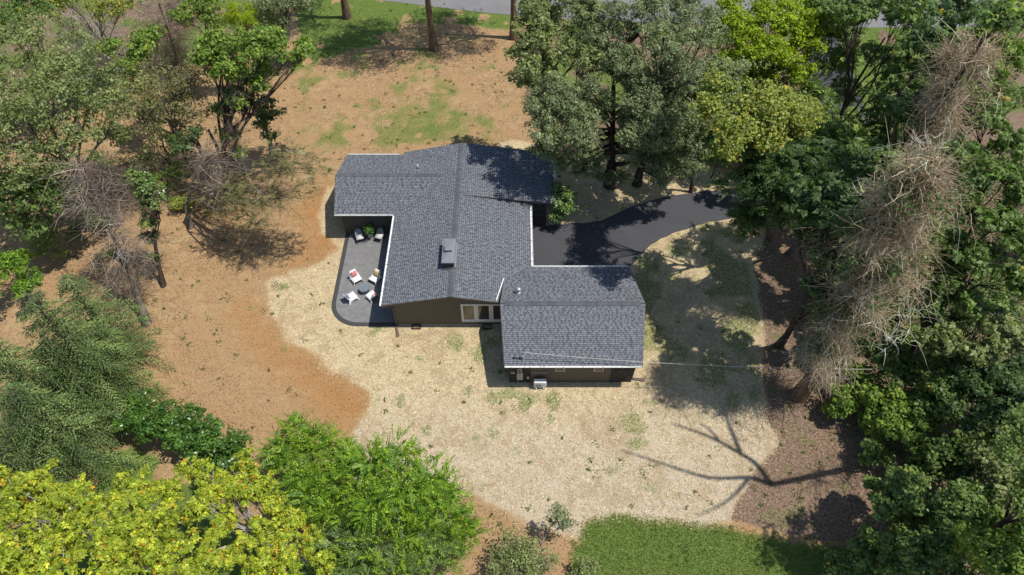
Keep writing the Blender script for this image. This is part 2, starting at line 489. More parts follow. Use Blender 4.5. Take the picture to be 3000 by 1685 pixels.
def sheet(name, poly, z, mat, label, cat):
    """filled outline as a slab with a small real edge"""
    bm = bmesh.new()
    vs = [bm.verts.new((p[0], p[1], z)) for p in poly]
    f = bm.faces.new(vs)
    if f.normal.z < 0: f.normal_flip()
    bm.normal_update()
    if bm.faces[:][0].normal.z < 0:
        bmesh.ops.reverse_faces(bm, faces=bm.faces[:])
    es = [e for e in bm.edges]
    r = bmesh.ops.extrude_edge_only(bm, edges=es)
    for v in [g for g in r['geom'] if isinstance(g, bmesh.types.BMVert)]:
        v.co.z = -0.02
    bmesh.ops.triangulate(bm, faces=[f_ for f_ in bm.faces if len(f_.verts) > 4])
    me = bpy.data.meshes.new(name); bm.to_mesh(me); bm.free()
    me.materials.append(mat)
    return tag(link(name, me), label, cat, kind='structure')
def smooth_line(P, n=6):
    P = np.array(P, float); out = []
    for i in range(len(P) - 1):
        p0 = P[max(i - 1, 0)]; p1 = P[i]; p2 = P[i + 1]; p3 = P[min(i + 2, len(P) - 1)]
        for t in np.linspace(0, 1, n, endpoint=False):
            out.append(0.5 * ((2 * p1) + (-p0 + p2) * t + (2 * p0 - 5 * p1 + 4 * p2 - p3) * t * t + (-p0 + 3 * p1 - 3 * p2 + p3) * t ** 3))
    out.append(P[-1]); return np.array(out)
M['asphalt'] = asphalt('driveway_asphalt', (0.060, 0.060, 0.066), 0.25, (0.15, 0.14, 0.13))
M['road'] = asphalt('road_asphalt', (0.19, 0.185, 0.185), 0.4, (0.30, 0.29, 0.28))
north = smooth_line([(2.62, 6.26), (4.31, 6.54), (7.0, 6.85), (9.63, 8.45), (13.69, 9.9), (18.3, 10.5), (22.8, 11.6), (26.2, 15.0), (28.0, 20.0), (29.0, 26.0), (30.0, 36.0)])
south = smooth_line([(33.6, 35.5), (33.0, 26.0), (32.0, 19.0), (30.0, 13.0), (26.5, 9.3), (22.0, 8.2), (17.0, 7.0), (14.8, 6.4), (11.5, 4.9), (9.6, 2.9), (8.73, 1.9), (8.35, 0.8), (8.2, -0.6)])
rim = lambda L: L + np.stack([(vnoise(L[:, 0] * 9, L[:, 1] * 9, 3.0, 5) - 0.5) * 0.16, (vnoise(L[:, 0] * 9, L[:, 1] * 9, 3.0, 6) - 0.5) * 0.16], 1)
dpoly = np.concatenate([rim(north), rim(south), [(7.8, -0.62), (0.8, -0.62), (0.8, 6.26)]])
sheet('driveway', dpoly, 0.03, M['asphalt'], 'black asphalt driveway curving to the garage', 'driveway')
rn = smooth_line([(-70, 49.5), (-40, 46.4), (-15, 40.9), (0, 37.7), (16, 36.0), (33, 35.2), (60, 36), (90, 40)])
sheet('road', np.concatenate([rn, (rn + np.array([0.8, 6.2]))[::-1]]), 0.022, M['road'], 'grey asphalt road beyond the front lawn', 'road')

# ---------------------------------------------------------------- house
M['shingle'] = attr_mat('asphalt_shingle', (0.160, 0.170, 0.190), 0.9, 55.0, 0.2, 0.15, 0.3)
M['deck'] = plain('roof_deck', (0.09, 0.096, 0.108), 0.9, var=0.2, nscale=8)
M['fascia'] = plain('bronze_fascia', (0.085, 0.068, 0.05), 0.6, var=0.1)
M['siding'] = plain('brown_siding', (0.098, 0.081, 0.061), 0.65, var=0.10, nscale=2.0, bmp=0.15)
M['siding_dark'] = plain('charcoal_siding', (0.062, 0.056, 0.052), 0.7, var=0.12)
M['brick'] = attr_mat('painted_brick', (0.062, 0.052, 0.047), 0.85, 40.0, 0.3, 0.2, 0.4)
M['mortar'] = plain('dark_mortar', (0.045, 0.04, 0.037), 0.95, var=0.2)
M['gutter'] = plain('white_gutter', (0.80, 0.80, 0.79), 0.4, var=0.05, nscale=1.5)
M['leafdirt'] = plain('leaf_litter', (0.06, 0.04, 0.03), 0.95, var=0.3)
M['trim'] = plain('white_trim', (0.70, 0.69, 0.66), 0.5, var=0.05)
M['trim_tan'] = plain('tan_trim', (0.55, 0.47, 0.37), 0.5, var=0.05)
M['metal'] = plain('grey_sheet_metal', (0.19, 0.207, 0.225), 0.45, 0.0, var=0.08, nscale=2)
M['metal_dark'] = plain('dark_flashing', (0.05, 0.052, 0.055), 0.5, var=0.15)
M['galv'] = plain('galvanised_steel', (0.55, 0.57, 0.6), 0.35, 0.7, var=0.1)
M['pvc'] = plain('white_pvc', (0.78, 0.77, 0.72), 0.5, var=0.06)
M['black'] = plain('black_plastic', (0.028, 0.026, 0.025), 0.6, var=0.2)
M['brown_metal'] = plain('brown_downspout', (0.13, 0.095, 0.075), 0.5, var=0.15)
M['grey_box'] = plain('grey_enamel', (0.38, 0.36, 0.31), 0.5, var=0.06)
M['concrete'] = plain('concrete', (0.4, 0.38, 0.35), 0.9, var=0.12, nscale=6, bmp=0.3)
def glass_mat():
    m, nt, b = new_mat('window_glass')
    b.inputs['Base Color'].default_value = (0.035, 0.032, 0.028, 1)
    f = noise(nt, 1.5, 2, 0.5, objcoord(nt))
    nt.links.new(mixc(nt, f, (0.02, 0.018, 0.015), (0.07, 0.055, 0.04)), b.inputs['Base Color'])
    b.inputs['Roughness'].default_value = 0.03
    b.inputs['Specular IOR Level'].default_value = 1.0
    b.inputs['IOR'].default_value = 1.6
    return m
M['glass'] = glass_mat()

house = empty('house', (0, 0, 0), 'low ranch house with dark brown siding and grey shingled gable roofs', 'house')
EXPO = 0.143
shingle_protos = []
def shingle_into(mb, u0, u1, a, b, frame, rnd, tone0):
    """one laminated shingle: thin strip with proud tabs.  frame(u, d, h) -> world point"""
    def slab(ua, ub, da, db, h0, h1, t, tone):
        V = [frame(ua, da, h0 - t), frame(ub, da, h0 - t), frame(ub, db, h1 - t), frame(ua, db, h1 - t),
             frame(ua, da, h0), frame(ub, da, h0), frame(ub, db, h1), frame(ua, db, h1)]
        mb.add(V, [(4, 5, 6, 7), (3, 2, 6, 7)[::-1], (0, 4, 7, 3)[::-1], (1, 2, 6, 5)[::-1]], tone)
    slab(u0 + 0.002, u1 - 0.002, a, b, 0.006, 0.013, 0.013, tone0 * rnd.uniform(0.60, 0.78))
    slab(u0, u1, a, a + 0.034, 0.0205, 0.0222, 0.002, tone0 * 0.34)  # dark strip colours in the overlap's shadow line, like a printed shadow band
    u = u0 + rnd.uniform(-0.05, 0.10)
    while u < u1 - 0.04:
        w = rnd.choice([0.10, 0.14, 0.18, 0.22, 0.30]) * rnd.uniform(0.85, 1.15)
        e = min(u + w, u1)
        s = max(u, u0)
        if e - s > 0.03:
            slab(s, e, a, b + 0.004, 0.014, 0.021, 0.009, tone0 * rnd.uniform(0.98, 1.28))
        u = e + rnd.choice([0.06, 0.10, 0.14, 0.20]) * rnd.uniform(0.8, 1.2)

def row_spans(poly, c, ax):
    """crossings of an outline with the line (coordinate ax == c)"""
    xs = []
    n = len(poly)
    for i in range(n):
        p, q = poly[i], poly[(i + 1) % n]
        if (p[ax] > c) != (q[ax] > c):
            t = (c - p[ax]) / (q[ax] - p[ax])
            xs.append(p[1 - ax] + t * (q[1 - ax] - p[1 - ax]))
    xs.sort()
    return list(zip(xs[::2], xs[1::2]))

def roof_slope(poly, ax, ridge, zr, sgn, m, single=False, label=None):
    """poly: plan outline; slope falls along axis ax in direction sgn from the ridge line, gradient m"""
    zf = lambda x, y: zr - m * abs((x, y)[ax] - ridge)
    mb = MB()
    top = [(x, y, zf(x, y)) for x, y in poly]
    mb.prism([(x, y, z - 0.16) for x, y, z in top], (0, 0, 0.155))
    roof = mb.build('roof', M['deck'], house)
    if label: roof['label'] = label
    cs = 1 / math.sqrt(1 + m * m)
    dh = EXPO * cs
    dmax = max(abs(p[ax] - ridge) for p in poly)
    rows = int(math.ceil(dmax / dh))
    rnd = random.Random(int(abs(ridge * 77 + sgn * 5 + len(poly))))
    nrm = np.array([0, 0, 1.0]); nrm[ax] = sgn * m; nrm *= cs
    def frame_at(u, d, h):
        p = np.zeros(3); p[ax] = ridge + sgn * d; p[1 - ax] = u; p[2] = zr - m * d
        return p + nrm * (h + 0.003)
    field = MB()
    count = 0
    protos = None
    if single:
        protos = []
        r2 = random.Random(5)
        for k in range(12):
            pm = MB()
            def fr(u, d, h):
                p = np.zeros(3); p[ax] = sgn * d; p[1 - ax] = u; p[2] = -m * d
                return p + nrm * (h + 0.003)
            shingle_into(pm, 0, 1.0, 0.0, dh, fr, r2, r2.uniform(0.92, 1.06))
            protos.append(pm.mesh('shingle', M['shingle']))
    for k in range(rows):
        b_ = dmax - k * dh
        a_ = max(b_ - dh, 0.0)
        if b_ < 0.03: continue
        c = ridge + sgn * (a_ + b_) / 2
        for (s, e) in row_spans(poly, c, ax):
            off = rnd.uniform(0, 0.9)
            u = s
            first = True
            while u < e - 0.03:
                w = (1.0 - off) if first else 1.0
                if w < 0.2: w += 1.0
                first = False
                v = min(u + w, e)
                if e - v < 0.15: v = e
                if single:
                    o = link('shingle', rnd.choice(protos), roof)
                    loc = np.zeros(3); loc[ax] = ridge + sgn * a_; loc[1 - ax] = u; loc[2] = zr - m * a_
                    o.location = loc
                    sc = [1, 1, 1]; sc[1 - ax] = v - u; o.scale = sc
                else:
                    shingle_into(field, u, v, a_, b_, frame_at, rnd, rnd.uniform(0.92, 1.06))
                count += 1
                u = v
    if not single:
        o = field.build('shingle_courses', M['shingle'], roof)
        o['kind'] = 'stuff'
    return roof, zf

zMW = lambda x: 3.5 - 0.202 * (-4.05 - x)
zME = lambda x: 3.5 - 0.1937 * (x + 4.05)
zNE = lambda x: 3.5 - 0.1366 * (x + 4.05)
zWN = lambda y: 3.4 - 0.2278 * (y + 4.15)
zWS = lambda y: 3.4 - 0.2118 * (-4.15 - y)
zNS = lambda y: 3.3 - 0.2155 * (8.5 - y)
zNN = lambda y: 3.3 - 0.2287 * (y - 8.5)
roof_slope([(-4.05,-3.68),(-4.05,12.1),(-8.75,12.1),(-8.75,11.78),(-5.04,8.5),(-8.75,5.02),(-8.75,-3.68)], 0, -4.05, 3.5, -1, 0.202)
roof_slope([(-4.05,-3.68),(-4.05,6.3),(1.37,6.3),(1.37,-0.25),(1.05,-0.25),(-0.55,-1.61),(-0.3,-1.8),(-0.3,-3.68)], 0, -4.05, 3.5, 1, 0.1937)
roof_slope([(-4.05,6.15),(3.27,6.15),(3.27,12.1),(-4.05,12.1)], 0, -4.05, 3.5, 1, 0.1366)
roof_slope([(-13.3,5.02),(-8.75,5.02),(-5.04,8.5),(-13.6,8.5)], 1, 8.5, 3.3, -1, 0.2155)
roof_slope([(-13.6,8.5),(-5.04,8.5),(-8.75,11.78),(-13.3,11.78)], 1, 8.5, 3.3, 1, 0.2287)
roof_slope([(8.2,-0.2),(1.11,-0.2),(-0.55,-1.61),(-0.77,-4.15),(8.73,-4.15)], 1, -4.15, 3.4, 1, 0.2278)
roof_slope([(-0.77,-4.15),(8.73,-4.15),(8.2,-8.4),(-0.48,-8.4)], 1, -4.15, 3.4, -1, 0.2118, single=True)

# ridge caps: overlapping folded shingles
def ridge_caps(p0, p1, m1, m2, piece=0.30):
    p0, p1 = np.array(p0, float), np.array(p1, float)
    L = np.linalg.norm(p1 - p0); d = (p1 - p0) / L
    side = np.array([-d[1], d[0], 0])
    n = int(L / piece)
    rnd = random.Random(int(L * 100))
    for i in range(n):
        a = p0 + d * (L * i / n); b = p0 + d * (L * (i + 1) / n + 0.02)
        h0, h1 = 0.036, 0.050
        w = 0.18
        mb = MB(); t = rnd.uniform(0.54, 0.72)
        V = []
        for q, h in ((a, h0), (b, h1)):
            V += [q + side * w + np.array([0, 0, -m1 * w + h]), q + np.array([0, 0, h + 0.006]), q - side * w + np.array([0, 0, -m2 * w + h])]
        V2 = [v - np.array([0, 0, 0.03]) for v in V]
        mb.add(V + V2, [(0, 1, 4, 3), (1, 2, 5, 4), (0, 3, 9, 6), (2, 8, 11, 5), (3, 4, 10, 9), (4, 5, 11, 10), (0, 6, 7, 1), (1, 7, 8, 2)], t)
        mb.build('ridge_cap', M['shingle'], house)
ridge_caps((-4.05, 12.1, 3.5), (-4.05, 1.18, 3.5), 0.15, 0.202)
ridge_caps((-4.05, -1.25, 3.5), (-4.05, -3.68, 3.5), 0.19, 0.202)
ridge_caps((-13.3, 8.5, 3.3), (-5.2, 8.5, 3.3), 0.2287, 0.2155)
ridge_caps((-0.5, -4.15, 3.4), (8.4, -4.15, 3.4), 0.2278, 0.2118)

# fascia and rake boards, just below the decks
def board(name, p, q, h, t, mat, dz=0.0):
    p, q = np.array(p, float), np.array(q, float)
    d = q - p; s = np.array([-d[1], d[0], 0]); s /= np.linalg.norm(s)
    mb = MB()
    mb.prism([p + (0, 0, dz - h), q + (0, 0, dz - h), q + (0, 0, dz), p + (0, 0, dz)], s * t)
    return mb.build(name, mat, house)
rk = lambda p, q: board('rake_board', p, q, 0.19, 0.025, M['fascia'], -0.002)
rk((-8.75, -3.705, zMW(-8.75)), (-4.05, -3.705, 3.5))
rk((-4.05, -3.705, 3.5), (-0.62, -3.705, zME(-0.62)))
rk((-4.05, 12.127, 3.5), (-8.75, 12.127, zMW(-8.75)))
rk((3.27, 12.127, zNE(3.27)), (-4.05, 12.127, 3.5))
board('rake_board', (-4.05, 6.124, 3.5), (3.27, 6.124, zNE(3.27)), 0.19, 0.025, M['siding_dark'], -0.002)
rk((-13.325, 11.78, zNN(11.78)), (-13.625, 8.5, 3.3))
rk((-13.625, 8.5, 3.3), (-13.325, 5.02, zNS(5.02)))
rk((-0.585, -1.9, zWN(-1.9)), (-0.795, -4.15, 3.4))
rk((-0.795, -4.15, 3.4), (-0.505, -8.4, zWS(-8.4)))
rk((8.225, -8.4, zWS(-8.4)), (8.755, -4.15, 3.4))
rk((8.755, -4.15, 3.4), (8.225, -0.2, zWN(-0.2)))

def gutter(p, q, z, out):
    """open white gutter: back, floor, front lip, with hangers and a little leaf dirt"""
    p, q = np.array([*p, z], float), np.array([*q, z], float)
    o = np.array([*out, 0.0]); W_ = 0.13
    g = MB()
    pr = [(0.004, -0.02), (0.004, -0.11), (W_ * 0.8, -0.11), (W_, -0.005), (W_ + 0.012, -0.002), (W_ * 0.86, -0.10 + 0.004), (0.012, -0.10), (0.012, -0.02)]
    g.prism([p + o * a + (0, 0, b) for a, b in pr], q - p)
    ob = g.build('gutter', M['gutter'], house)
    L = np.linalg.norm(q - p); d = (q - p) / L
    n = max(2, int(L / 1.1))
    for i in range(n + 1):
        c = p + d * (0.03 + (L - 0.06) * i / n)
        h = MB(); h.prism([c + o * 0.012 + (0, 0, -0.03), c + o * W_ + (0, 0, -0.012), c + o * W_ + (0, 0, -0.004), c + o * 0.012 + (0, 0, -0.022)], d * 0.018)
        h.build('hanger', M['metal_dark'], ob)
    rnd = random.Random(int(L * 31))
    dm = MB()
    for i in range(int(L * 1.2)):
        c = p + d * rnd.uniform(0.1, L - 0.1) + o * rnd.uniform(0.03, 0.08) + (0, 0, -0.085)
        r = rnd.uniform(0.012, 0.045)
        dm.add([c + d * r, c + o * r * 0.6, c - d * r, c - o * r * 0.6, c + np.array([0, 0, 0.012])], [(0, 1, 4), (1, 2, 4), (2, 3, 4), (3, 0, 4)])
    dd = dm.build('leaf_debris', M['leafdirt'], ob); dd['kind'] = 'stuff'
    return ob
gutter((-8.755, 4.95), (-8.755, -3.68), zMW(-8.75), (-1, 0))
gutter((1.375, -0.06), (1.375, 6.1), zME(1.37), (1, 0))
gutter((3.275, 6.15), (3.275, 12.1), zNE(3.27), (1, 0))
gutter((-13.3, 5.015), (-8.80, 5.015), zNS(5.02), (0, -1))
gutter((-9.1, 11.785), (-13.3, 11.785), zNN(11.78), (0, 1))
gutter((-0.48, -8.405), (8.2, -8.405), zWS(-8.4), (0, -1))
gutter((8.2, -0.195), (1.4, -0.195), zWN(-0.2), (0, 1))
# white diverter flashing on the main roof beside the garage wing
mb = MB(); a_, b_ = np.array((-0.60, -1.62, zME(-0.60) + 0.03)), np.array((-1.08, -3.62, zME(-1.08) + 0.03))
mb.prism([a_, b_, b_ + (0, 0, 0.10), a_ + (0, 0, 0.10)], (0.07, 0.02, 0))
mb.build('roof_diverter', M['gutter'], house)

# walls -------------------------------------------------------------
def wall(poly, d, mat):
    mb = MB(); mb.prism(poly, d); return mb.build('wall', mat, house)
T = 0.14
wS = wall([(-8.0, -3.4, -0.1), (0.0, -3.4, -0.1), (0.0, -3.4, zME(0.0) - 0.17), (-4.05, -3.4, 3.32), (-8.0, -3.4, zMW(-8.0) - 0.17)], (0, T, 0), M['siding_dark'])
wW = wall([(-8.0, 5.45, -0.1), (-8.0, -3.4 + T + 0.003, -0.1), (-8.0, -3.4 + T + 0.003, zMW(-8) - 0.165), (-8.0, 5.45, zMW(-8) - 0.165)], (T, 0, 0), M['siding_dark'])
wall([(0.75, -0.5, -0.1), (0.75, 6.24, -0.1), (0.75, 6.24, zME(0.75) - 0.165), (0.75, -0.5, zME(0.75) - 0.165)], (-T, 0, 0), M['siding_dark'])
wNE = wall([(-3.9, 6.24, -0.1), (2.63, 6.24, -0.1), (2.63, 6.24, zNE(2.63) - 0.165), (-3.9, 6.24, zNE(-3.9) - 0.165)], (0, T, 0), M['siding_dark'])
wall([(2.63, 6.24 + T, -0.1), (2.63, 11.7, -0.1), (2.63, 11.7, zNE(2.63) - 0.165), (2.63, 6.24 + T, zNE(2.63) - 0.165)], (-T, 0, 0), M['siding_dark'])
wall([(2.63, 11.7, -0.1), (-8.0, 11.7, -0.1), (-8.0, 11.7, zMW(-8) - 0.17), (-4.05, 11.7, 3.32), (2.63, 11.7, zNE(2.63) - 0.17)], (0, -T, 0), M['siding_dark'])
wNS = wall([(-12.9, 5.45, -0.1), (-8.0, 5.45, -0.1), (-8.0, 5.45, zNS(5.45) - 0.165), (-12.9, 5.45, zNS(5.45) - 0.165)], (0, T, 0), M['siding_dark'])
wall([(-12.9, 5.45 + T, -0.1), (-12.9, 11.4, -0.1), (-12.9, 11.4, zNN(11.4) - 0.17), (-12.9, 8.5, 3.12), (-12.9, 5.45 + T, zNS(5.45 + T) - 0.17)], (T, 0, 0), M['siding_dark'])
wall([(-12.9 + T, 11.4, -0.1), (-8.1, 11.4, -0.1), (-8.1, 11.4, zNN(11.4) - 0.165), (-12.9 + T, 11.4, zNN(11.4) - 0.165)], (0, -T, 0), M['siding_dark'])
wGS = wall([(-0.2, -8.05, -0.1), (7.83, -8.05, -0.1), (7.83, -8.05, zWS(-8.05) - 0.165), (-0.2, -8.05, zWS(-8.05) - 0.165)], (0, T, 0), M['mortar'])
for x, s in ((-0.2, 1), (7.83, -1)):
    wall([(x, -8.05 + T, -0.1), (x, -0.6, -0.1), (x, -0.6, zWN(-0.6) - 0.17), (x, -4.15, 3.22), (x, -8.05 + T, zWS(-8.05 + T) - 0.17)], (s * T, 0, 0), M['siding_dark'])
wall([(-0.2 + T, -0.6, -0.1), (7.83 - T, -0.6, -0.1), (7.83 - T, -0.6, zWN(-0.6) - 0.165), (-0.2 + T, -0.6, zWN(-0.6) - 0.165)], (0, -T, 0), M['siding_dark'])

# lap siding boards, each its own piece
def lap(parent, x0, x1, y, z0, ztop, mat, expo=0.155, holes=(), ext=-1):
    z = z0; 
    while True:
        zc = z + expo
        segs = []
        n = 60
        xs = np.linspace(x0, x1, n)
        ok = [ztop(x) > zc - 0.04 for x in xs]
        if not any(ok): break
        i0 = ok.index(True); i1 = n - 1 - ok[::-1].index(True)
        segs = [(xs[i0], xs[i1])]
        for (hx0, hx1, hz0, hz1) in holes:
            if z < hz1 - 0.03 and zc > hz0 + 0.03:
                ns = []
                for s, e in segs:
                    if hx0 > s: ns.append((s, min(e, hx0)))
                    if hx1 < e: ns.append((max(s, hx1), e))
                segs = ns
        for s, e in segs:
            if e - s < 0.1: continue
            mb = MB()
            mb.prism([(s, y + ext * 0.024, z - 0.012), (s, y + ext * 0.004, z - 0.012), (s, y + ext * 0.004, zc), (s, y + ext * 0.010, zc)], (e - s, 0, 0))
            mb.build('siding_board', mat, parent)
        z = zc
gable_top = lambda x: (zMW(x) if x < -4.05 else zME(x)) - 0.18
lap(wS, -7.93, -0.05, -3.4, 0.12, gable_top, M['siding'], holes=[(-3.46, -0.06, 0.52, 2.42)])
lap(wNS, -12.83, -8.08, 5.45, 0.10, lambda x: zNS(5.45) - 0.2, M['siding_dark'])
lap(wGS, 1.20, 6.38, -8.05, 0.15, lambda x: zWS(-8.05) - 0.2, M['siding'], holes=[(2.74, 3.44, 1.30, 1.86), (5.20, 5.90, 1.30, 1.86)])
for x in (-8.0,):
    mb = MB(); mb.box(x - 0.02, x + 0.075, -3.43, -3.33, 0, zMW(-8) - 0.18); mb.build('corner_board', M['siding'], house)
mb = MB(); mb.box(-12.925, -12.83, 5.42, 5.50, 0, zNS(5.45) - 0.18); mb.build('corner_board', M['siding_dark'], house)

def brickwork(parent, x0, x1, y, z0, z1, ext=-1, axis_x=True):
    mb = MB(); rnd = random.Random(int(x0 * 100)); r = 0; z = z0
    while z < z1 - 0.03:
        x = x0 - (0.105 if r % 2 else 0)
        while x < x1 - 0.01:
            a, b = max(x, x0) + 0.005, min(x + 0.20, x1) - 0.005
            if b - a > 0.03:
                p = rnd.uniform(0.012, 0.02)
                if axis_x: mb.box(a, b, min(y, y + ext * p), max(y, y + ext * p), z, z + 0.058, rnd.uniform(0.6, 1.5))
                else: mb.box(min(y, y + ext * p), max(y, y + ext * p), a, b, z, z + 0.058, rnd.uniform(0.6, 1.5))
            x += 0.21
        z += 0.0685; r += 1
    o = mb.build('brickwork', M['brick'], parent); o['kind'] = 'stuff'
brickwork(wGS, -0.2, 1.17, -8.05, 0.0, 2.38)
brickwork(wGS, 6.41, 7.83, -8.05, 0.0, 2.38)
brickwork(wNE, 0.78, 2.63, 6.24, 0.0, 2.6)

# windows -----------------------------------------------------------
def window(x0, x1, z0, z1, y, mat, fw, proud=0.05):
    w = MB()
    w.box(x0, x1, y - proud, y + 0.02, z0, z0 + fw); w.box(x0, x1, y - proud, y + 0.02, z1 - fw, z1)
    w.box(x0, x0 + fw, y - proud, y + 0.02, z0 + fw, z1 - fw); w.box(x1 - fw, x1, y - proud, y + 0.02, z0 + fw, z1 - fw)
    f = w.build('window', mat, house)
    p = MB(); p.box(x0 + fw, x1 - fw, y - 0.012, y - 0.004, z0 + fw, z1 - fw)
    p.build('pane', M['glass'], f)
    s = MB(); s.box(x0 + fw, x1 - fw, y - proud + 0.008, y - 0.014, z0 + fw, z0 + fw + 0.035)
    s.build('sash_rail', mat, f)
    return f
for x in (-3.47, -2.445, -1.42):
    window(x, x + 1.02, 0.53, 2.41, -3.41, M['trim'], 0.145)
    l = MB(); l.lathe([(0.03, 0.16), (0.07, 0.13), (0.12, 0.05), (0.13, 0.0), (0.10, -0.02)], (x + 0.5, -3.4, 2.05), 12)
sl_ = MB(); sl_.box(-3.5, -0.38, -3.50, -3.46, 0.49, 0.525); sl_.build('window_sill', M['trim'], house)
window(2.77, 3.41, 1.33, 1.83, -8.06, M['trim_tan'], 0.05)
window(5.23, 5.87, 1.33, 1.83, -8.06, M['trim_tan'], 0.05)

# chimney chase with hipped metal cap --------------------------------
x0, x1, y0, y1, zb, zt = -4.76, -3.93, -1.12, 1.10, 3.2, 4.0
mb = MB(); mb.box(x0 + 0.04, x1 - 0.04, y0 + 0.05, y1 - 0.05, zb, zt - 0.06); ch = mb.build('chimney', M['metal_dark'], house)
mb = MB()
mb.box(x0 - 0.03, x1 + 0.03, y0 - 0.02, y1 + 0.02, zt - 0.10, zt)
cx, cy = (x0 + x1) / 2, (y0 + y1) / 2
V = [(x0 - 0.03, y0 - 0.02, zt + 0.002), (x1 + 0.03, y0 - 0.02, zt + 0.002), (x1 + 0.03, y1 + 0.02, zt + 0.002), (x0 - 0.03, y1 + 0.02, zt + 0.002), (cx, cy - 0.25, zt + 0.12), (cx, cy + 0.25, zt + 0.12)]
mb.add(V, [(0, 1, 4), (1, 2, 5, 4), (2, 3, 5), (3, 0, 4, 5)])
mb.build('chimney_cap', M['metal'], ch)
mb = MB(); mb.box(cx - 0.17, cx + 0.17, cy - 0.17, cy + 0.22, zt + 0.05, zt + 0.22); mb.build('flue', M['metal_dark'], ch)
mb = MB(); mb.box(cx - 0.27, cx + 0.27, cy - 0.22, cy + 0.34, zt + 0.22, zt + 0.26)
mb.add([(cx - 0.27, cy - 0.22, zt + 0.262), (cx + 0.27, cy - 0.22, zt + 0.262), (cx + 0.27, cy + 0.34, zt + 0.262), (cx - 0.27, cy + 0.34, zt + 0.262), (cx, cy + 0.06, zt + 0.32)], [(0, 1, 4), (1, 2, 4), (2, 3, 4), (3, 0, 4)])
mb.build('flue_cap', M['metal'], ch)
mb = MB()
mb.prism([(x0 - 0.10, y0 + 0.02, zMW(x0 - 0.1) + 0.035), (-4.05, y0 + 0.02, 3.545), (-4.05, y0 - 0.16, 3.545), (x0 - 0.10, y0 - 0.16, zMW(x0 - 0.1) + 0.035)], (0, 0, 0.02))
mb.prism([(-4.05, y0 + 0.02, 3.545), (x1 + 0.10, y0 + 0.02, zME(x1 + 0.1) + 0.035), (x1 + 0.10, y0 - 0.16, zME(x1 + 0.1) + 0.035), (-4.05, y0 - 0.16, 3.545)], (0, 0, 0.02))
mb.build('flashing', M['metal_dark'], ch)
mb = MB(); mb.prism([(x1 + 0.0, y0 - 0.1, zME(x1) + 0.04), (x1 + 0.12, y0 - 0.1, zME(x1 + 0.12) + 0.03), (x1 + 0.12, y1 + 0.1, zME(x1 + 0.12) + 0.03), (x1 + 0.0, y1 + 0.1, zME(x1) + 0.04)], (0, 0, 0.012))
mb.build('flashing', M['metal'], ch)

# roof pipes, electric mast -----------------------------------------
def pipe(x, y, z, h, r, mat, cap=None):
    mb = MB(); mb.tube([(x, y, z - 0.1), (x, y, z + h)], r, 10)
    o = mb.build('vent_pipe', mat, house)
    b = MB(); b.lathe([(r * 2.4, 0.0), (r * 2.3, 0.02), (r * 1.15, 0.09)], (x, y, z), 14); b.build('boot', cap or M['metal_dark'], o)
    return o
pipe(-7.36, 9.55, zNN(9.55) + 0.02, 0.34, 0.06, M['pvc'])
v = pipe(0.43, -3.05, zWN(-3.05) + 0.02, 0.38, 0.075, M['galv'], M['galv'])
mb = MB(); mb.lathe([(0.05, 0.0), (0.15, 0.03), (0.155, 0.06), (0.06, 0.12)], (0.43, -3.05, zWN(-3.05) + 0.40), 16); mb.build('rain_cap', M['galv'], v)
mx_, my_ = 0.55, -7.95
mast = MB(); mast.tube([(mx_, my_, zWS(my_) - 0.15), (mx_, my_, zWS(my_) + 1.0)], 0.035, 10)
mo = mast.build('service_mast', M['galv'], house)
mb = MB(); mb.lathe([(0.14, 0.0), (0.13, 0.03), (0.05, 0.10)], (mx_, my_, zWS(my_) + 0.015), 14); mb.build('boot', M['black'], mo)
mb = MB(); mb.lathe([(0.04, 0.0), (0.075, 0.03), (0.075, 0.10), (0.03, 0.15)], (mx_, my_, zWS(my_) + 0.98), 12); mb.build('weatherhead', M['galv'], mo)
mb = MB(); mb.tube([(mx_ + 0.03, my_, zWS(my_) + 1.05), (mx_ + 0.16, my_ - 0.02, zWS(my_) + 0.9), (mx_ + 0.22, my_ - 0.03, zWS(my_) + 0.72), (mx_ + 0.05, my_, zWS(my_) + 0.72)], 0.018, 6); mb.build('drip_loop', M['black'], mo)

# wall equipment ------------------------------------------------------
wy = -8.075
mb = MB(); mb.box(0.35, 0.64, wy - 0.11, wy, 1.34, 1.74); me_ = mb.build('meter_box', M['grey_box'], house, bevel=0.01)
mb = MB(); mb.tube([(0.495, wy - 0.11, 1.56), (0.495, wy - 0.20, 1.56)], 0.075, 14); mb.build('meter_glass', M['glass'], me_)
mb = MB(); mb.box(0.31, 0.71, wy - 0.13, wy, 0.47, 1.27); pb = mb.build('breaker_panel', M['grey_box'], house, bevel=0.012)
mb = MB(); mb.box(0.345, 0.675, wy - 0.142, wy - 0.131, 0.52, 1.22); mb.build('panel_door', M['grey_box'], pb)
mb = MB(); mb.box(0.97, 1.11, wy - 0.08, wy, 0.52, 0.76); mb.build('disconnect_box', M['trim_tan'], house, bevel=0.008)
mb = MB(); mb.box(-0.08, 0.18, wy - 0.09, wy, 1.20, 1.28); mb.box(0.0, 0.2, wy - 0.06, wy, 1.80, 1.95); mb.build('cable_box', M['trim_tan'], house)
mb = MB(); mb.tube([(0.55, wy - 0.05, 1.74), (0.55, wy - 0.05, 2.4)], 0.03, 8); mb.tube([(0.4, wy - 0.05, 0.05), (0.4, wy - 0.05, 0.47)], 0.025, 8); mb.build('conduit', M['grey_box'], house)
mb = MB(); mb.box(1.26, 2.26, wy - 0.05, wy - 0.01, 1.19, 1.23); mb.build('wall_rail', M['galv'], house)

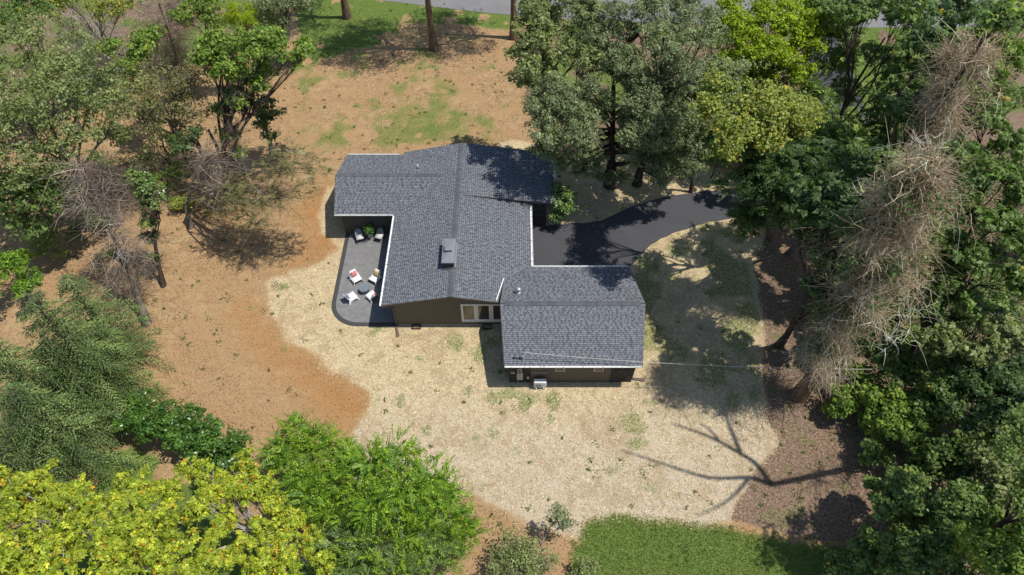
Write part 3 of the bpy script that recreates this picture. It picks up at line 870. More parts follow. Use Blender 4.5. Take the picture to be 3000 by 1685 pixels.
def downspout(pts_, shoe, r=0.04):
    mb = MB(); mb.tube(pts_, r, 4); d = mb.build('downspout', M['brown_metal'], house)
    s = MB(); (a, b, w) = shoe
    a, b = np.array(a, float), np.array(b, float); dd = b - a; s_ = np.array([-dd[1], dd[0], 0]); s_ = s_ / np.linalg.norm(s_)
    s.add([a + s_ * w * .6, a - s_ * w * .6, b - s_ * w, b + s_ * w, a + s_ * w * .6 + (0, 0, .09), a - s_ * w * .6 + (0, 0, .09), b - s_ * w + (0, 0, .07), b + s_ * w + (0, 0, .07)],
          [(0, 1, 2, 3), (4, 7, 6, 5), (0, 4, 5, 1), (1, 5, 6, 2), (2, 6, 7, 3), (3, 7, 4, 0)])
    s.build('splash_extension', M['brown_metal'], d)
downspout([(-8.82, -3.63, 2.42), (-8.5, -3.5, 2.2), (-8.07, -3.47, 2.05), (-8.07, -3.47, 0.1), (-8.05, -3.65, 0.06)], ((-8.06, -3.62, 0.02), (-7.86, -4.42, 0.02), 0.11))
downspout([(8.1, -8.47, 2.35), (7.95, -8.2, 2.15), (7.90, -8.0, 2.0), (7.90, -7.85, 0.1), (8.0, -7.83, 0.06)], ((7.98, -7.84, 0.02), (8.74, -7.93, 0.02), 0.12))
for xa in (-7.0, -2.07):
    mb = MB(); mb.box(xa, xa + 0.66, -3.80, -3.73, 0, 0.12); mb.box(xa, xa + 0.07, -3.73, -3.43, 0, 0.12); mb.box(xa + 0.59, xa + 0.66, -3.73, -3.43, 0, 0.12)
    wl = mb.build('vent_well', M['black'], house)
    mb = MB(); mb.box(xa + 0.09, xa + 0.57, -3.435, -3.425, 0.0, 0.14); mb.build('grille', M['black'], wl)
# foundation strip
mb = MB(); mb.box(-7.98, -0.1, -3.415, -3.402, 0, 0.11); mb.build('foundation_strip', M['concrete'], house)

# outdoor heat pump on white legs, service cable, pole ---------------
M['ac_white'] = plain('white_enamel', (0.74, 0.74, 0.72), 0.4, var=0.04)
M['coil'] = plain('dark_grille', (0.16, 0.16, 0.16), 0.5, var=0.2, nscale=20)
ac = empty('heat_pump', (1.82, -8.43, 0), 'white mini split heat pump on feet against the garage back wall', 'heat pump')
mb = MB(); mb.box(-0.40, 0.40, -0.16, 0.16, 0.16, 0.76); mb.build('casing', M['ac_white'], ac, bevel=0.02)
mb = MB(); mb.tube([(-0.1, -0.162, 0.46), (-0.1, -0.185, 0.46)], 0.23, 24); fan = mb.build('fan_guard', M['coil'], ac)
mb = MB()
for k in range(6):
    mb.box(-0.33, 0.13, -0.196, -0.187, 0.27 + k * 0.075, 0.28 + k * 0.075)
mb.build('guard_wire', M['ac_white'], fan)
mb = MB(); mb.box(0.20, 0.38, -0.172, -0.161, 0.24, 0.70); mb.build('service_panel', M['ac_white'], ac)
mb = MB(); mb.box(0.40, 0.455, -0.06, 0.10, 0.26, 0.50); mb.build('valve_cover', M['ac_white'], ac)
for sx in (-0.28, 0.22):
    mb = MB(); mb.box(sx, sx + 0.07, -0.24, 0.18, 0.0, 0.16); mb.build('foot', M['ac_white'], ac, bevel=0.01)

M['pole'] = bark_mat('pole_wood', (0.12, 0.09, 0.065), (0.24, 0.19, 0.15))
up = empty('utility_pole', (40.0, -10.5, 0), 'wooden utility pole carrying the service cable, deep in the woods', 'utility pole')
mb = MB(); mb.tube([(0, 0, -0.3), (0, 0, 9.0)], [0.16, 0.11], 10); mb.build('shaft', M['pole'], up)
mb = MB(); mb.box(-0.06, 0.06, -1.1, 1.1, 8.2, 8.34); mb.build('crossarm', M['pole'], up)
M['cable'] = plain('grey_cable', (0.55, 0.53, 0.48), 0.5, var=0.3)
ca, cb = np.array((mx_ + 0.05, my_ - 0.04, zWS(my_) + 0.78)), np.array((40.0, -10.5, 6.6))
def cable(a, b, sag, r, n=40):
    t = np.linspace(0, 1, n)[:, None]
    P = a + (b - a) * t; P[:, 2] -= (sag * 4 * t * (1 - t))[:, 0]
    mb = MB(); mb.tube(P, r, 5); return mb
tag(cable(ca, cb, 1.6, 0.015).build('service_cable', M['cable']), 'thin service cable strung from the roof mast to the woods', 'cable')

# ---------------------------------------------------------------- patio
M['patio'] = plain('stamped_concrete', (0.185, 0.182, 0.18), 0.75, var=0.45, nscale=2.6, bmp=0.5)
M['patio_edge'] = plain('dark_concrete_band', (0.052, 0.050, 0.049), 0.8, var=0.3, nscale=4, bmp=0.4)
def patio_outline(inset):
    x0, y0, R = -12.92 + inset, -3.52 + inset, 2.15 - inset
    P = [(x0, 5.43)]
    for a in np.linspace(math.pi, 1.5 * math.pi, 16):
        P.append((x0 + R + R * math.cos(a), y0 + R + R * math.sin(a)))
    P += [(-8.04, y0), (-8.04, 5.43)]
    return P
po = sheet('patio', patio_outline(0.0), 0.05, M['patio_edge'], 'dark concrete patio with darker rounded border band', 'patio')
po.pop('kind'); po['kind'] = 'structure'
def slab_part(name, poly, z, mat, parent):
    mb = MB(); mb.prism([(x, y, 0.045) for x, y in poly], (0, 0, z - 0.045)); return mb.build(name, mat, parent)
slab_part('paved_field', patio_outline(0.31), 0.056, M['patio'], po)

# white lounge chairs -----------------------------------------------
M['white_plastic'] = plain('white_plastic', (0.78, 0.77, 0.755), 0.4, var=0.04)
def fabric(name, a, b, kind, sc=9.0):
    m, nt, bs = new_mat(name)
    co = objcoord(nt)
    if kind == 'lattice':
        s = nt.nodes.new('ShaderNodeSeparateXYZ'); nt.links.new(co, s.inputs[0])
        u = math_n(nt, 'ADD', s.outputs[0], s.outputs[2]); w = math_n(nt, 'SUBTRACT', s.outputs[0], s.outputs[2])
        f1 = math_n(nt, 'ABSOLUTE', math_n(nt, 'SINE', math_n(nt, 'MULTIPLY', u, 30.0)))
        f2 = math_n(nt, 'ABSOLUTE', math_n(nt, 'SINE', math_n(nt, 'MULTIPLY', w, 30.0)))
        f = ramp(nt, math_n(nt, 'MINIMUM', f1, f2), 0.22, 0.32)
    elif kind == 'plain':
        f = noise(nt, 60, 2, 0.5, co)
    else:
        f = ramp(nt, noise(nt, sc, 3, 0.6, co, 1.5), 0.45, 0.55)
    nt.links.new(mixc(nt, f, a, b), bs.inputs['Base Color'])
    bs.inputs['Roughness'].default_value = 0.9
    bs.inputs['Specular IOR Level'].default_value = 0.1
    return m
def lounge_chair(loc, face, label):
    t = empty('lounge_chair', (loc[0], loc[1], 0.056), label, 'chair', 'white lounge chairs round the low drum table', rz=math.atan2(face[1] - loc[1], face[0] - loc[0]) - math.pi / 2)
    # side view: y forward, z up
    prof = [(-0.46, 0.74), (-0.40, 0.60), (-0.31, 0.42), (-0.22, 0.31), (-0.08, 0.27), (0.12, 0.29), (0.32, 0.33), (0.36, 0.325)]
    def shell(P, wid, th):
        mb = MB(); V = []
        n = len(P)
        for i, (y, z) in enumerate(P):
            w = wid(i / (n - 1))
            a = P[min(i + 1, n - 1)]; b = P[max(i - 1, 0)]
            d = np.array([a[0] - b[0], a[1] - b[1]]); d /= np.linalg.norm(d); nn = np.array([-d[1], d[0]])
            if nn[1] < 0: nn = -nn
            for k, xx in enumerate((-1, -0.5, 0, 0.5, 1)):
                dip = -0.012 * (1 - xx * xx)
                V.append((xx * w, y + nn[0] * dip, z + nn[1] * dip))
        m_ = len(V)
        V += [(x, y, z - th) if True else 0 for x, y, z in V]
        F = []
        for i in range(n - 1):
            for k in range(4):
                q = i * 5 + k
                F.append((q, q + 1, q + 6, q + 5)); F.append((m_ + q, m_ + q + 5, m_ + q + 6, m_ + q + 1))
        for i in range(n - 1):
            q = i * 5
            F.append((q, q + 5, m_ + q + 5, m_ + q)); F.append((q + 4, m_ + q + 4, m_ + q + 9, q + 9))
        for k in range(4):
            F.append((k, m_ + k, m_ + k + 1, k + 1)); q = (n - 1) * 5 + k; F.append((q, q + 1, m_ + q + 1, m_ + q))
        mb.add(V, F); return mb
    shell(prof[:4], lambda s: 0.25 + 0.07 * s, 0.035).build('backrest', M['white_plastic'], t, True)
    shell(prof[3:], lambda s: 0.325 - 0.02 * s, 0.035).build('seat', M['white_plastic'], t, True)
    for s in (-1, 1):
        sp = [(0.365, 0.32), (0.40, 0.16), (0.455, 0.0), (0.40, 0.0), (0.31, 0.13), (0.16, 0.20), (-0.06, 0.19), (-0.22, 0.13), (-0.34, 0.0), (-0.41, 0.0), (-0.36, 0.20), (-0.30, 0.40), (-0.22, 0.31), (-0.08, 0.275), (0.12, 0.285)]
        mb = MB()
        spl = lambda z: s * (0.30 + 0.09 * max(0, 0.30 - z) / 0.30)
        P = [np.array((spl(z), y, z)) for y, z in sp]
        n = len(P)
        Q = [p + np.array((s * 0.03, 0, 0)) for p in P]
        mb.add(P + Q, [tuple(range(n)), tuple(range(n, 2 * n))[::-1]] + [(i, n + i, n + (i + 1) % n, (i + 1) % n) for i in range(n)])
        mb.build('leg_frame', M['white_plastic'], t)
    return t
def pillow(loc, rz, tilt, mat, label, s=0.42):
    mb = MB(); n = 10; V = []; F = []
    for sd in (1, -1):
        for i in range(n + 1):
            for j in range(n + 1):
                u, w = 2 * i / n - 1, 2 * j / n - 1
                h = 0.075 * ((1 - u ** 4) * (1 - w ** 4)) ** 0.6
                k = 1 - 0.06 * (1 - abs(u)) * abs(w) - 0.06 * (1 - abs(w)) * abs(u)
                V.append((u * s / 2 * k, sd * h, w * s / 2 * k))
    m_ = (n + 1) ** 2
    for i in range(n):
        for j in range(n):
            q = i * (n + 1) + j
            F.append((q, q + 1, q + n + 2, q + n + 1)); F.append((m_ + q, m_ + q + n + 1, m_ + q + n + 2, m_ + q + 1))
    mb.add(V, F)
    o = mb.build('cushion', mat, None, True)
    o.location = loc; o.rotation_euler = (tilt, 0, rz)
    return tag(o, label, 'cushion')
TB = (-10.69, -0.40)
M['pil_red'] = fabric('red_lattice_fabric', (0.75, 0.70, 0.68), (0.55, 0.02, 0.04), 'lattice')
M['pil_red2'] = fabric('red_patterned_fabric', (0.5, 0.02, 0.03), (0.7, 0.55, 0.5), 'blotch', 12)
M['pil_yellow'] = fabric('yellow_fabric', (0.58, 0.44, 0.16), (0.68, 0.54, 0.24), 'plain')
M['pil_blue'] = fabric('blue_patterned_fabric', (0.03, 0.09, 0.32), (0.55, 0.6, 0.68), 'blotch', 11)
for loc, lab, pm, pl in (((-11.42, 0.62), 'white plastic lounge chair holding the red lattice cushion', 'pil_red', 'red and white lattice cushion leaning on a white lounge chair'),
                         ((-10.06, 0.66), 'white plastic lounge chair holding the pale yellow cushion', 'pil_yellow', 'pale yellow cushion standing on a white lounge chair'),
                         ((-11.55, -1.10), 'white plastic lounge chair holding the blue cushion', 'pil_blue', 'blue and white patterned cushion on a white lounge chair'),
                         ((-10.04, -1.02), 'white plastic lounge chair holding the small dark red cushion', 'pil_red2', 'small dark red patterned cushion on a white lounge chair')):
    c = lounge_chair(loc, TB, lab)
    f = np.array([TB[0] - loc[0], TB[1] - loc[1]]); f /= np.linalg.norm(f)
    p = np.array(loc) - f * 0.25
    pillow((p[0], p[1], 0.056 + 0.535), c.rotation_euler.z, 0.42, M[pm], pl, 0.42 if pm != 'pil_red2' else 0.36)
M['drum'] = plain('grey_metal_drum', (0.105, 0.125, 0.15), 0.5, var=0.08)
M['drum_top'] = plain('grey_drum_lid', (0.17, 0.20, 0.23), 0.35, var=0.08)
dt = empty('drum_table', (TB[0], TB[1], 0.056), 'round grey drum table with rimmed lid between white chairs', 'table')
mb = MB(); mb.lathe([(0.31, 0.0), (0.33, 0.02), (0.335, 0.30), (0.32, 0.33)], seg=32); mb.build('drum', M['drum'], dt)
mb = MB(); mb.lathe([(0.35, 0.33), (0.365, 0.345), (0.365, 0.385), (0.35, 0.40), (0.32, 0.392), (0.06, 0.396), (0.05, 0.405)], seg=32); mb.build('lid', M['drum_top'], dt)

# grey rope armless chairs and planter --------------------------------
M['rope'] = plain('grey_rope', (0.20, 0.215, 0.235), 0.8, var=0.35, nscale=30, stretch=(1, 1, 6))
M['seat_pad'] = plain('pale_seat_cushion', (0.55, 0.55, 0.56), 0.9, var=0.06)
def rope_chair(loc, rz, label):
    t = empty('rope_chair', (loc[0], loc[1], 0.056), label, 'chair', 'grey rope chairs by the house wall', rz=rz)
    f = MB()
    for s in (-1, 1):
        f.tube([(s * 0.31, 0.32, 0.34), (s * 0.33, 0.42, 0.012), (s * 0.33, -0.42, 0.012), (s * 0.30, -0.16, 0.34)], 0.012, 6)
    f.tube([(-0.33, 0.42, 0.012), (0.33, 0.42, 0.012)], 0.012, 6); f.tube([(-0.33, -0.42, 0.012), (0.33, -0.42, 0.012)], 0.012, 6)
    f.build('sled_frame', M['black'], t)
    V = []; F = []
    n = 9
    for r in range(5):
        y = -0.20 - 0.07 * r; z = 0.36 + 0.11 * r
        for i in range(n):
            u = 2 * i / (n - 1) - 1
            V.append((u * (0.30 - 0.02 * r), y + 0.14 * u * u, z - (0.04 * u * u if r == 4 else 0)))
    for r in range(4):
        for i in range(n - 1):
            F.append((r*n+i, r*n+i+1, (r+1)*n+i+1, (r+1)*n+i))
    mb = MB(); m_ = len(V)
    V2 = [(x, y - 0.02, z) for x, y, z in V]
    B = list(range(n)); Tt = list(range(4*n, 5*n))
    F2 = [tuple(m_ + q for q in reversed(f_)) for f_ in F]
    F3 = [(i, m_ + i, m_ + i + 1, i + 1) for i in range(n - 1)] + [(4*n+i, 4*n+i+1, m_+4*n+i+1, m_+4*n+i) for i in range(n - 1)]
    F3 += [(r*n, (r+1)*n, m_+(r+1)*n, m_+r*n) for r in range(4)] + [(r*n+n-1, m_+r*n+n-1, m_+(r+1)*n+n-1, (r+1)*n+n-1) for r in range(4)]
    mb.add(V + V2, F + F2 + F3); mb.build('backrest', M['rope'], t, True)
    mb = MB(); mb.box(-0.29, 0.29, -0.22, 0.33, 0.345, 0.36); mb.build('seat_frame', M['rope'], t)
    mb = MB(); mb.box(-0.27, 0.27, -0.17, 0.32, 0.361, 0.43); mb.build('seat_pad', M['seat_pad'], t, True, bevel=0.025)
rope_chair((-11.72, 4.72), math.pi + 0.35, 'grey rope chair with pale pad, on the open lawn side of the planter')
rope_chair((-10.20, 4.82), math.pi - 0.30, 'grey rope chair with pale pad, between planter and house corner')

# ---------------------------------------------------------------- foliage machinery
def leaf_geo(P, N, L, Wd, col, T=None, fold=0.18):
    n = len(P)
    if T is None:
        T = RNG.normal(size=(n, 3))
    T = unit(T - (T * N).sum(1, keepdims=True) * N)
    B = np.cross(N, T)
    L = np.broadcast_to(np.asarray(L, float), (n,))[:, None]; Wd = np.broadcast_to(np.asarray(Wd, float), (n,))[:, None]
    V = np.empty((n, 4, 3))
    V[:, 0] = P - T * L * 0.5
    V[:, 1] = P + B * Wd * 0.5 + N * Wd * fold - T * L * 0.06
    V[:, 2] = P + T * L * 0.5
    V[:, 3] = P - B * Wd * 0.5 + N * Wd * fold - T * L * 0.06
    F = np.arange(n * 4).reshape(n, 4)
    return V.reshape(-1, 3), F, np.repeat(col, 4, axis=0)
def tint(n, base, alt, alt_amt=0.25, v=0.22, cl=None):
    base = np.array(base); alt = np.array(alt)
    t = np.clip(RNG.normal(alt_amt, 0.22, n), 0, 1)[:, None]
    if cl is not None:
        t = np.clip(t + cl[:, None], 0, 1)
    c = base * (1 - t) + alt * t
    if cl is not None:
        c = c * np.exp(cl * 0.55)[:, None]
    return np.clip(c * np.exp(RNG.normal(0, v, n))[:, None], 0.004, 0.9)
def lobes_of(spec):
    out = []
    for s in spec:
        px, py, z, r = s[:4]
        c = at(px, py, z)
        R = r * m_per_px(px, py, z)
        out.append((c, R, s[4] if len(s) > 4 else 0.75))
    return out
def sublobes(lobes, k=7, lo=0.32, hi=0.54):
    out, own = [], []
    for i, (c, R, fz) in enumerate(lobes):
        kk = k if R > 0.45 else 3
        d = RNG.normal(size=(kk, 3)); d[:, 2] = np.abs(d[:, 2]) * 1.1 - 0.25; d = unit(d)
        for q in range(kk):
            r = R * RNG.uniform(lo, hi)
            out.append((c + d[q] * (R * RNG.uniform(0.50, 0.86)) * np.array([1, 1, max(fz, 0.7)]), r, fz)); own.append(i)
        out.append((c - np.array([0, 0, 0.3 * R]), R * 0.55, fz)); own.append(i)
    return out, own
def crown_points(lobes, n, clump=0.34, shell=0.55, per=46, flat=0.6):
    """leaf positions: rounded clumps spread through each lobe's volume, leaves mostly on the clump's upper skin"""
    w = np.array([r * r for _, r, _ in lobes]); w = w / w.sum()
    P, N, C, cc = [], [], [], []
    for (c, R, fz), wi in zip(lobes, w):
        m = max(int(n * wi), 20)
        K = max(6, int(m / per))
        d = RNG.normal(size=(K, 3)); d[:, 2] = np.where(d[:, 2] < -0.35 * np.abs(d[:, 0]), -d[:, 2] * 0.5, d[:, 2]); d = unit(d)
        rad = R * (shell + (1.02 - shell) * RNG.random(K) ** 0.6)
        rad *= 0.78 + 0.40 * RNG.random(K)
        ctr = c + d * rad[:, None] * np.array([1, 1, fz])
        rc = (R * clump * 1.25 * (0.4 + 1.0 * RNG.random(K)) + 0.08)
        k = RNG.integers(0, K, m)
        g = unit(RNG.normal(size=(m, 3)) + d[k] * 0.5 + np.array([0, 0, 0.45]))
        inner = RNG.random(m) < 0.3
        rr = np.where(inner, RNG.random(m) ** 0.6, 0.86 + 0.24 * RNG.random(m))
        stray = RNG.random(m) < 0.10
        rr = np.where(stray, 1.1 + 0.9 * RNG.random(m), rr)
        p = ctr[k] + g * (rc[k] * rr)[:, None] * np.array([1, 1, flat + 0.15])
        nn = unit(g * 0.75 + np.array([0, 0, 0.45]) + RNG.normal(size=(m, 3)) * 0.42)
        P.append(p); N.append(nn); C.append(ctr)
        cc.append(((RNG.random(K) - 0.5) * 0.6)[k])
    return np.concatenate(P), np.concatenate(N), C, np.concatenate(cc)
def rosettes(P, N, L, col):
    """five pointed leaves round each twig tip, drooping outward"""
    m = len(P)
    ref = RNG.normal(size=(m, 3)); A = unit(ref - (ref * N).sum(1, keepdims=True) * N); B = np.cross(N, A)
    ps, ns, ts, cs, ls = [], [], [], [], []
    for q in range(5):
        a = 2 * math.pi * q / 5 + RNG.normal(0, 0.25, m)
        t = unit(A * np.cos(a)[:, None] + B * np.sin(a)[:, None] - N * 0.35 + np.array([0, 0, -0.15]))
        l = L * np.exp(RNG.normal(0, 0.18, m))
        ps.append(P + t * (l * 0.55)[:, None]); ts.append(t); ns.append(unit(N + t * 0.35)); ls.append(l)
        cs.append(col * np.exp(RNG.normal(0, 0.10, m))[:, None])
    return np.concatenate(ps), np.concatenate(ns), np.concatenate(ts), np.concatenate(cs), np.concatenate(ls)
def fronds(lobes, n, length, leaf, per=15, droop=0.5):
    """feathery branchlets: leaflets set in two rows along arching sprays"""
    w = np.array([r * r for _, r, _ in lobes]); w = w / w.sum()
    nf = int(n / per)
    k = RNG.choice(len(lobes), nf, p=w)
    c = np.array([l[0] for l in lobes])[k]; R = np.array([l[1] for l in lobes])[k]; fz = np.array([l[2] for l in lobes])[k]
    d = RNG.normal(size=(nf, 3)); d[:, 2] = np.abs(d[:, 2]) * 0.8 - 0.15; d = unit(d)
    s = c + d * (R * (0.25 + 0.75 * RNG.random(nf) ** 0.6))[:, None] * np.stack([np.ones(nf), np.ones(nf), fz], 1)
    o = d.copy(); o[:, 2] = 0.25
    v = unit(o + RNG.normal(size=(nf, 3)) * 0.35)
    side = unit(np.cross(v, np.array([0, 0, 1.0])) + RNG.normal(size=(nf, 3)) * 0.25)
    L = length * np.exp(RNG.normal(0, 0.25, nf))
    P, N, T, LL, cl = [], [], [], [], []
    tone = (RNG.random(nf) - 0.5) * 0.8
    nz = RNG.normal(size=(nf, 3)) * 0.3
    for q in range(per):
        u = (q + 0.5) / per
        sg = 1 if q % 2 else -1
        p = s + v * (u * L)[:, None] + np.array([0, 0, -droop]) * ((u ** 2) * L)[:, None]
        t = unit(v * 0.75 + side * sg * 0.8 + np.array([0, 0, -droop * u]))
        l = leaf * (1.15 - 0.7 * u) * np.exp(RNG.normal(0, 0.15, nf))
        P.append(p + t * (l * 0.5)[:, None]); T.append(t); LL.append(l); cl.append(tone)
        N.append(unit(np.cross(side, v) * np.sign(np.cross(side, v)[:, 2:3] + 1e-6) + nz))
    return np.concatenate(P), np.concatenate(N), np.concatenate(T), np.concatenate(LL), np.concatenate(cl), s
def bow(a, b, n, amp, lift=0.0, jit=0.02):
    t = np.linspace(0, 1, n)[:, None]
    d = b - a; L = np.linalg.norm(d)
    side = unit(np.cross(d, RNG.normal(size=3)))
    P = a + d * t + side * (np.sin(t * math.pi) * amp * L) + np.array([0, 0, 1]) * (np.sin(t * math.pi) * lift * L)
    P[1:-1] += RNG.normal(size=(n - 2, 3)) * jit * L
    return P
def trunk_mesh(base, top, r0, lobes, ctrs, twigs=0.5, path=None, bend=0.06, tw_r=0.022):
    V, F = [], []
    def put(v, f):
        F.append(f + sum(len(q) for q in V)); V.append(v)
    P = path if path is not None else bow(base, top, 9, bend, 0.0, 0.0012 if bend < 0.03 else 0.012)
    P = np.array(P, float)
    tt = np.linspace(0, 1, len(P))
    R = r0 * (1 - 0.78 * tt); R[0] *= 1.5
    P0 = P.copy(); P0[0, 2] = -0.12
    v, f = strands(P0[None], R[None], 8); put(v, f)
    for (c, Rl, fz), ct in zip(lobes, ctrs):
        hz = np.clip(c[2] * RNG.uniform(0.45, 0.68), 0.15, P[-1, 2] * 0.97)
        i = np.interp(hz, P[:, 2], np.arange(len(P)))
        a = np.array([np.interp(i, np.arange(len(P)), P[:, q]) for q in range(3)])
        ra = float(np.interp(i, np.arange(len(P)), R)) * 0.6
        lb = bow(a, c + np.array([0, 0, -0.1 * Rl]), 6, 0.10, 0.06)
        rr = np.linspace(ra, max(0.02, ra * 0.25), 6)
        v, f = strands(lb[None], rr[None], 6); put(v, f)
        m = int(len(ct) * twigs)
        if m:
            sel = ct[RNG.permutation(len(ct))[:m]]
            s0 = lb[RNG.integers(2, 6, m)]
            t = np.linspace(0, 1, 4)[None, :, None]
            S_ = s0[:, None, :] + (sel - s0)[:, None, :] * t
            S_[:, 1:3] += RNG.normal(size=(m, 2, 3)) * 0.06 * Rl
            rad = np.linspace(1, 0.3, 4)[None, :] * (tw_r * (0.6 + 0.8 * RNG.random(m)))[:, None]
            v, f = strands(S_, rad, 3); put(v, f)
    return np.concatenate(V), np.concatenate(F)
def thing_base(lobes, base):
    if base is None:
        c = np.mean([l[0] for l in lobes], axis=0); return np.array([c[0], c[1], 0.0])
    return np.array([base[0], base[1], 0.0]) if len(base) == 2 else np.array(base)
GREENS = dict(
    olive=((0.20, 0.25, 0.085), (0.33, 0.36, 0.15)),
    grey=((0.175, 0.22, 0.10), (0.32, 0.36, 0.195)),
    bright=((0.145, 0.245, 0.036), (0.29, 0.38, 0.07)),
    lime=((0.235, 0.335, 0.010), (0.35, 0.44, 0.016)),
    yellowish=((0.21, 0.275, 0.05), (0.37, 0.39, 0.085)),
    dark=((0.072, 0.135, 0.042), (0.13, 0.20, 0.066)),
    mid=((0.115, 0.195, 0.044), (0.215, 0.295, 0.085)),
    maple=((0.27, 0.345, 0.028), (0.49, 0.49, 0.040)),
    shrub=((0.105, 0.225, 0.022), (0.26, 0.38, 0.030)),
    laurel=((0.050, 0.125, 0.016), (0.13, 0.23, 0.036)),
    hemlock=((0.085, 0.14, 0.042), (0.20, 0.265, 0.085)),
    brownish=((0.175, 0.18, 0.07), (0.28, 0.255, 0.115)),
    fern=((0.13, 0.22, 0.06), (0.27, 0.35, 0.09)))
def plant(name, cat, label, spec, n, leaf, pal, base=None, bark='bark_grey', r0=0.16, group=None, mat='leaf', clump=0.34, shell=0.55, twigs=0.4, wide=0.62, path=None,
          per=46, style='broad', topz=None, tw_r=0.022, alt=0.25, flat=0.6, frond=1.0, droop=0.5, dens=1.5, sub=7, subr=(0.32, 0.54)):
    lobes = lobes_of(spec)
    fol, own = sublobes(lobes, sub, *subr) if sub else (lobes, list(range(len(lobes))))
    b = thing_base(lobes, base)
    t = empty(name, tuple(b), label, cat, group)
    n = int(n * dens * 0.82); leaf = leaf * 1.06
    T = None
    if style == 'frond':
        P, N, T, L, cl, s_ = fronds(fol, n, frond, leaf, droop=droop)
        C = [s_[((s_ - l[0]) ** 2).sum(1) < l[1] ** 2][:40] for l in lobes]
    else:
        P, N, C0, cl = crown_points(fol, n // 5 if style == 'rosette' else n, clump, shell, per // 5 if style == 'rosette' else per, flat)
        C = [np.concatenate([C0[j] for j in range(len(own)) if own[j] == i]) for i in range(len(lobes))]
        L = leaf * np.exp(RNG.normal(0, 0.22, len(P)))
    ok = P[:, 2] > 0.08
    P, N, cl, L = P[ok], N[ok], cl[ok], L[ok]
    if T is not None: T = T[ok]
    m = len(P)
    lo, hi = GREENS[pal]
    col = tint(m, lo, hi, alt, 0.2, cl)
    if pal == 'maple':
        k = RNG.random(m) < 0.03
        col[k] = np.array([0.60, 0.33, 0.03]) * RNG.uniform(0.8, 1.1, (k.sum(), 1))
        k = RNG.random(m) < 0.22
        col[k] = np.array([0.20, 0.29, 0.018]) * RNG.uniform(0.8, 1.2, (k.sum(), 1))
    if pal in ('bright', 'yellowish', 'fern', 'mid'):
        k = RNG.random(m) < (0.010 if pal != 'yellowish' else 0.06)
        col[k] = np.array([0.50, 0.40, 0.04])
    if style == 'rosette':
        P, N, T, col, L = rosettes(P, N, L, col)
    V, F, cc = leaf_geo(P, N, L, L * wide, col, T)
    me = make_mesh('crown', V - b, F, M[mat], cc)
    link('crown', me, t)
    tz = topz or max(l[0][2] for l in lobes) * 0.92
    cm = np.mean([l[0] for l in lobes], axis=0)
    top = np.array([cm[0], cm[1], tz])
    V, F = trunk_mesh(b, top, r0, lobes, C, twigs, path, tw_r=tw_r)
    link('trunk', make_mesh('trunk', V - b, F, M[bark], None, True), t)
    return t
def vines(name, parent, base, path, n, spread, length, col, zlo=0.0, droop=0.5, rad=0.013, up=0.2, K=None):
    """dead vine stems: bunches of curling twigs round a trunk"""
    P = np.array(path, float)
    s = np.linspace(0, 1, len(P))
    n = int(n * 0.75); rad = rad * 1.12
    K = K or max(10, n // 22)
    u = zlo + (1 - zlo) * RNG.random(K)
    C = np.stack([np.interp(u, s, P[:, q]) for q in range(3)], 1)
    sp = np.interp(u, np.linspace(0, 1, len(spread)), spread)
    a = RNG.random(K) * 2 * math.pi
    o = np.stack([np.cos(a), np.sin(a), RNG.normal(0, 0.25, K)], 1)
    sp = sp * np.exp(RNG.normal(0, 0.28, K))
    C = C + o * (sp * (0.15 + 0.6 * RNG.random(K)))[:, None]
    w = 0.7 + RNG.random(K) * 1.2
    k_ = RNG.choice(K, n, p=w / w.sum())
    S0 = C[k_] + RNG.normal(size=(n, 3)) * (sp[k_] * 0.16)[:, None]
    bd = unit(o + RNG.normal(size=(K, 3)) * 0.5 + np.array([0, 0, up]))
    d = unit(bd[k_] * 0.8 + RNG.normal(size=(n, 3)) * 0.62)
    L = length * np.exp(RNG.normal(0, 0.42, n)) * 0.85
    L = np.where(RNG.random(n) < 0.06, L * 1.4, L)
    curl = RNG.normal(size=(n, 3)) * 0.30 + np.array([0, 0, -droop * 0.32])
    k = 4
    X = np.empty((n, k, 3)); X[:, 0] = S0
    cur = d
    for i in range(1, k):
        cur = unit(cur + curl * 1.6 + RNG.normal(size=(n, 3)) * 0.2)
        X[:, i] = X[:, i - 1] + cur * (L / (k - 1))[:, None]
    X[:, :, 2] = np.maximum(X[:, :, 2], 0.05)
    rr = rad * (0.55 + 0.8 * RNG.random(n)); thick = RNG.random(n) < 0.12; rr = np.where(thick, rr * 1.6, rr)
    R = rr[:, None] * np.linspace(1.0, 0.4, k)[None]
    V, F = strands(X, R, 3)
    tone = np.exp(RNG.normal(0, 0.34, K))[k_] * np.exp(RNG.normal(0, 0.34, n))
    c = np.clip(np.array(col) * tone[:, None], 0.02, 0.75)
    me = make_mesh(name, V - base, F, M['twig'], np.repeat(c, k * 3, 0))
    o_ = link(name, me, parent); o_['kind'] = 'stuff'
    return o_
def ivy_on(parent, base, path, n, spread, pal, leaf=0.2, zlo=0.0, name='ivy'):
    P = np.array(path, float); s = np.linspace(0, 1, len(P))
    K = max(8, n // 60)
    u = zlo + (1 - zlo) * RNG.random(K)
    C = np.stack([np.interp(u, s, P[:, q]) for q in range(3)], 1)
    sp = np.interp(u, np.linspace(0, 1, len(spread)), spread)
    a = RNG.random(K) * 2 * math.pi
    C += np.stack([np.cos(a), np.sin(a), np.zeros(K)], 1) * (sp * RNG.random(K))[:, None]
    k = RNG.integers(0, K, n)
    p = C[k] + RNG.normal(size=(n, 3)) * 0.32
    lo, hi = GREENS[pal]
    V, F, cc = leaf_geo(p, unit(RNG.normal(size=(n, 3)) * 0.6 + np.array([0, 0, 0.8])), leaf, leaf * 0.75, tint(n, lo, hi))
    return link(name, make_mesh(name, V - base, F, M['leaf'], cc), parent)
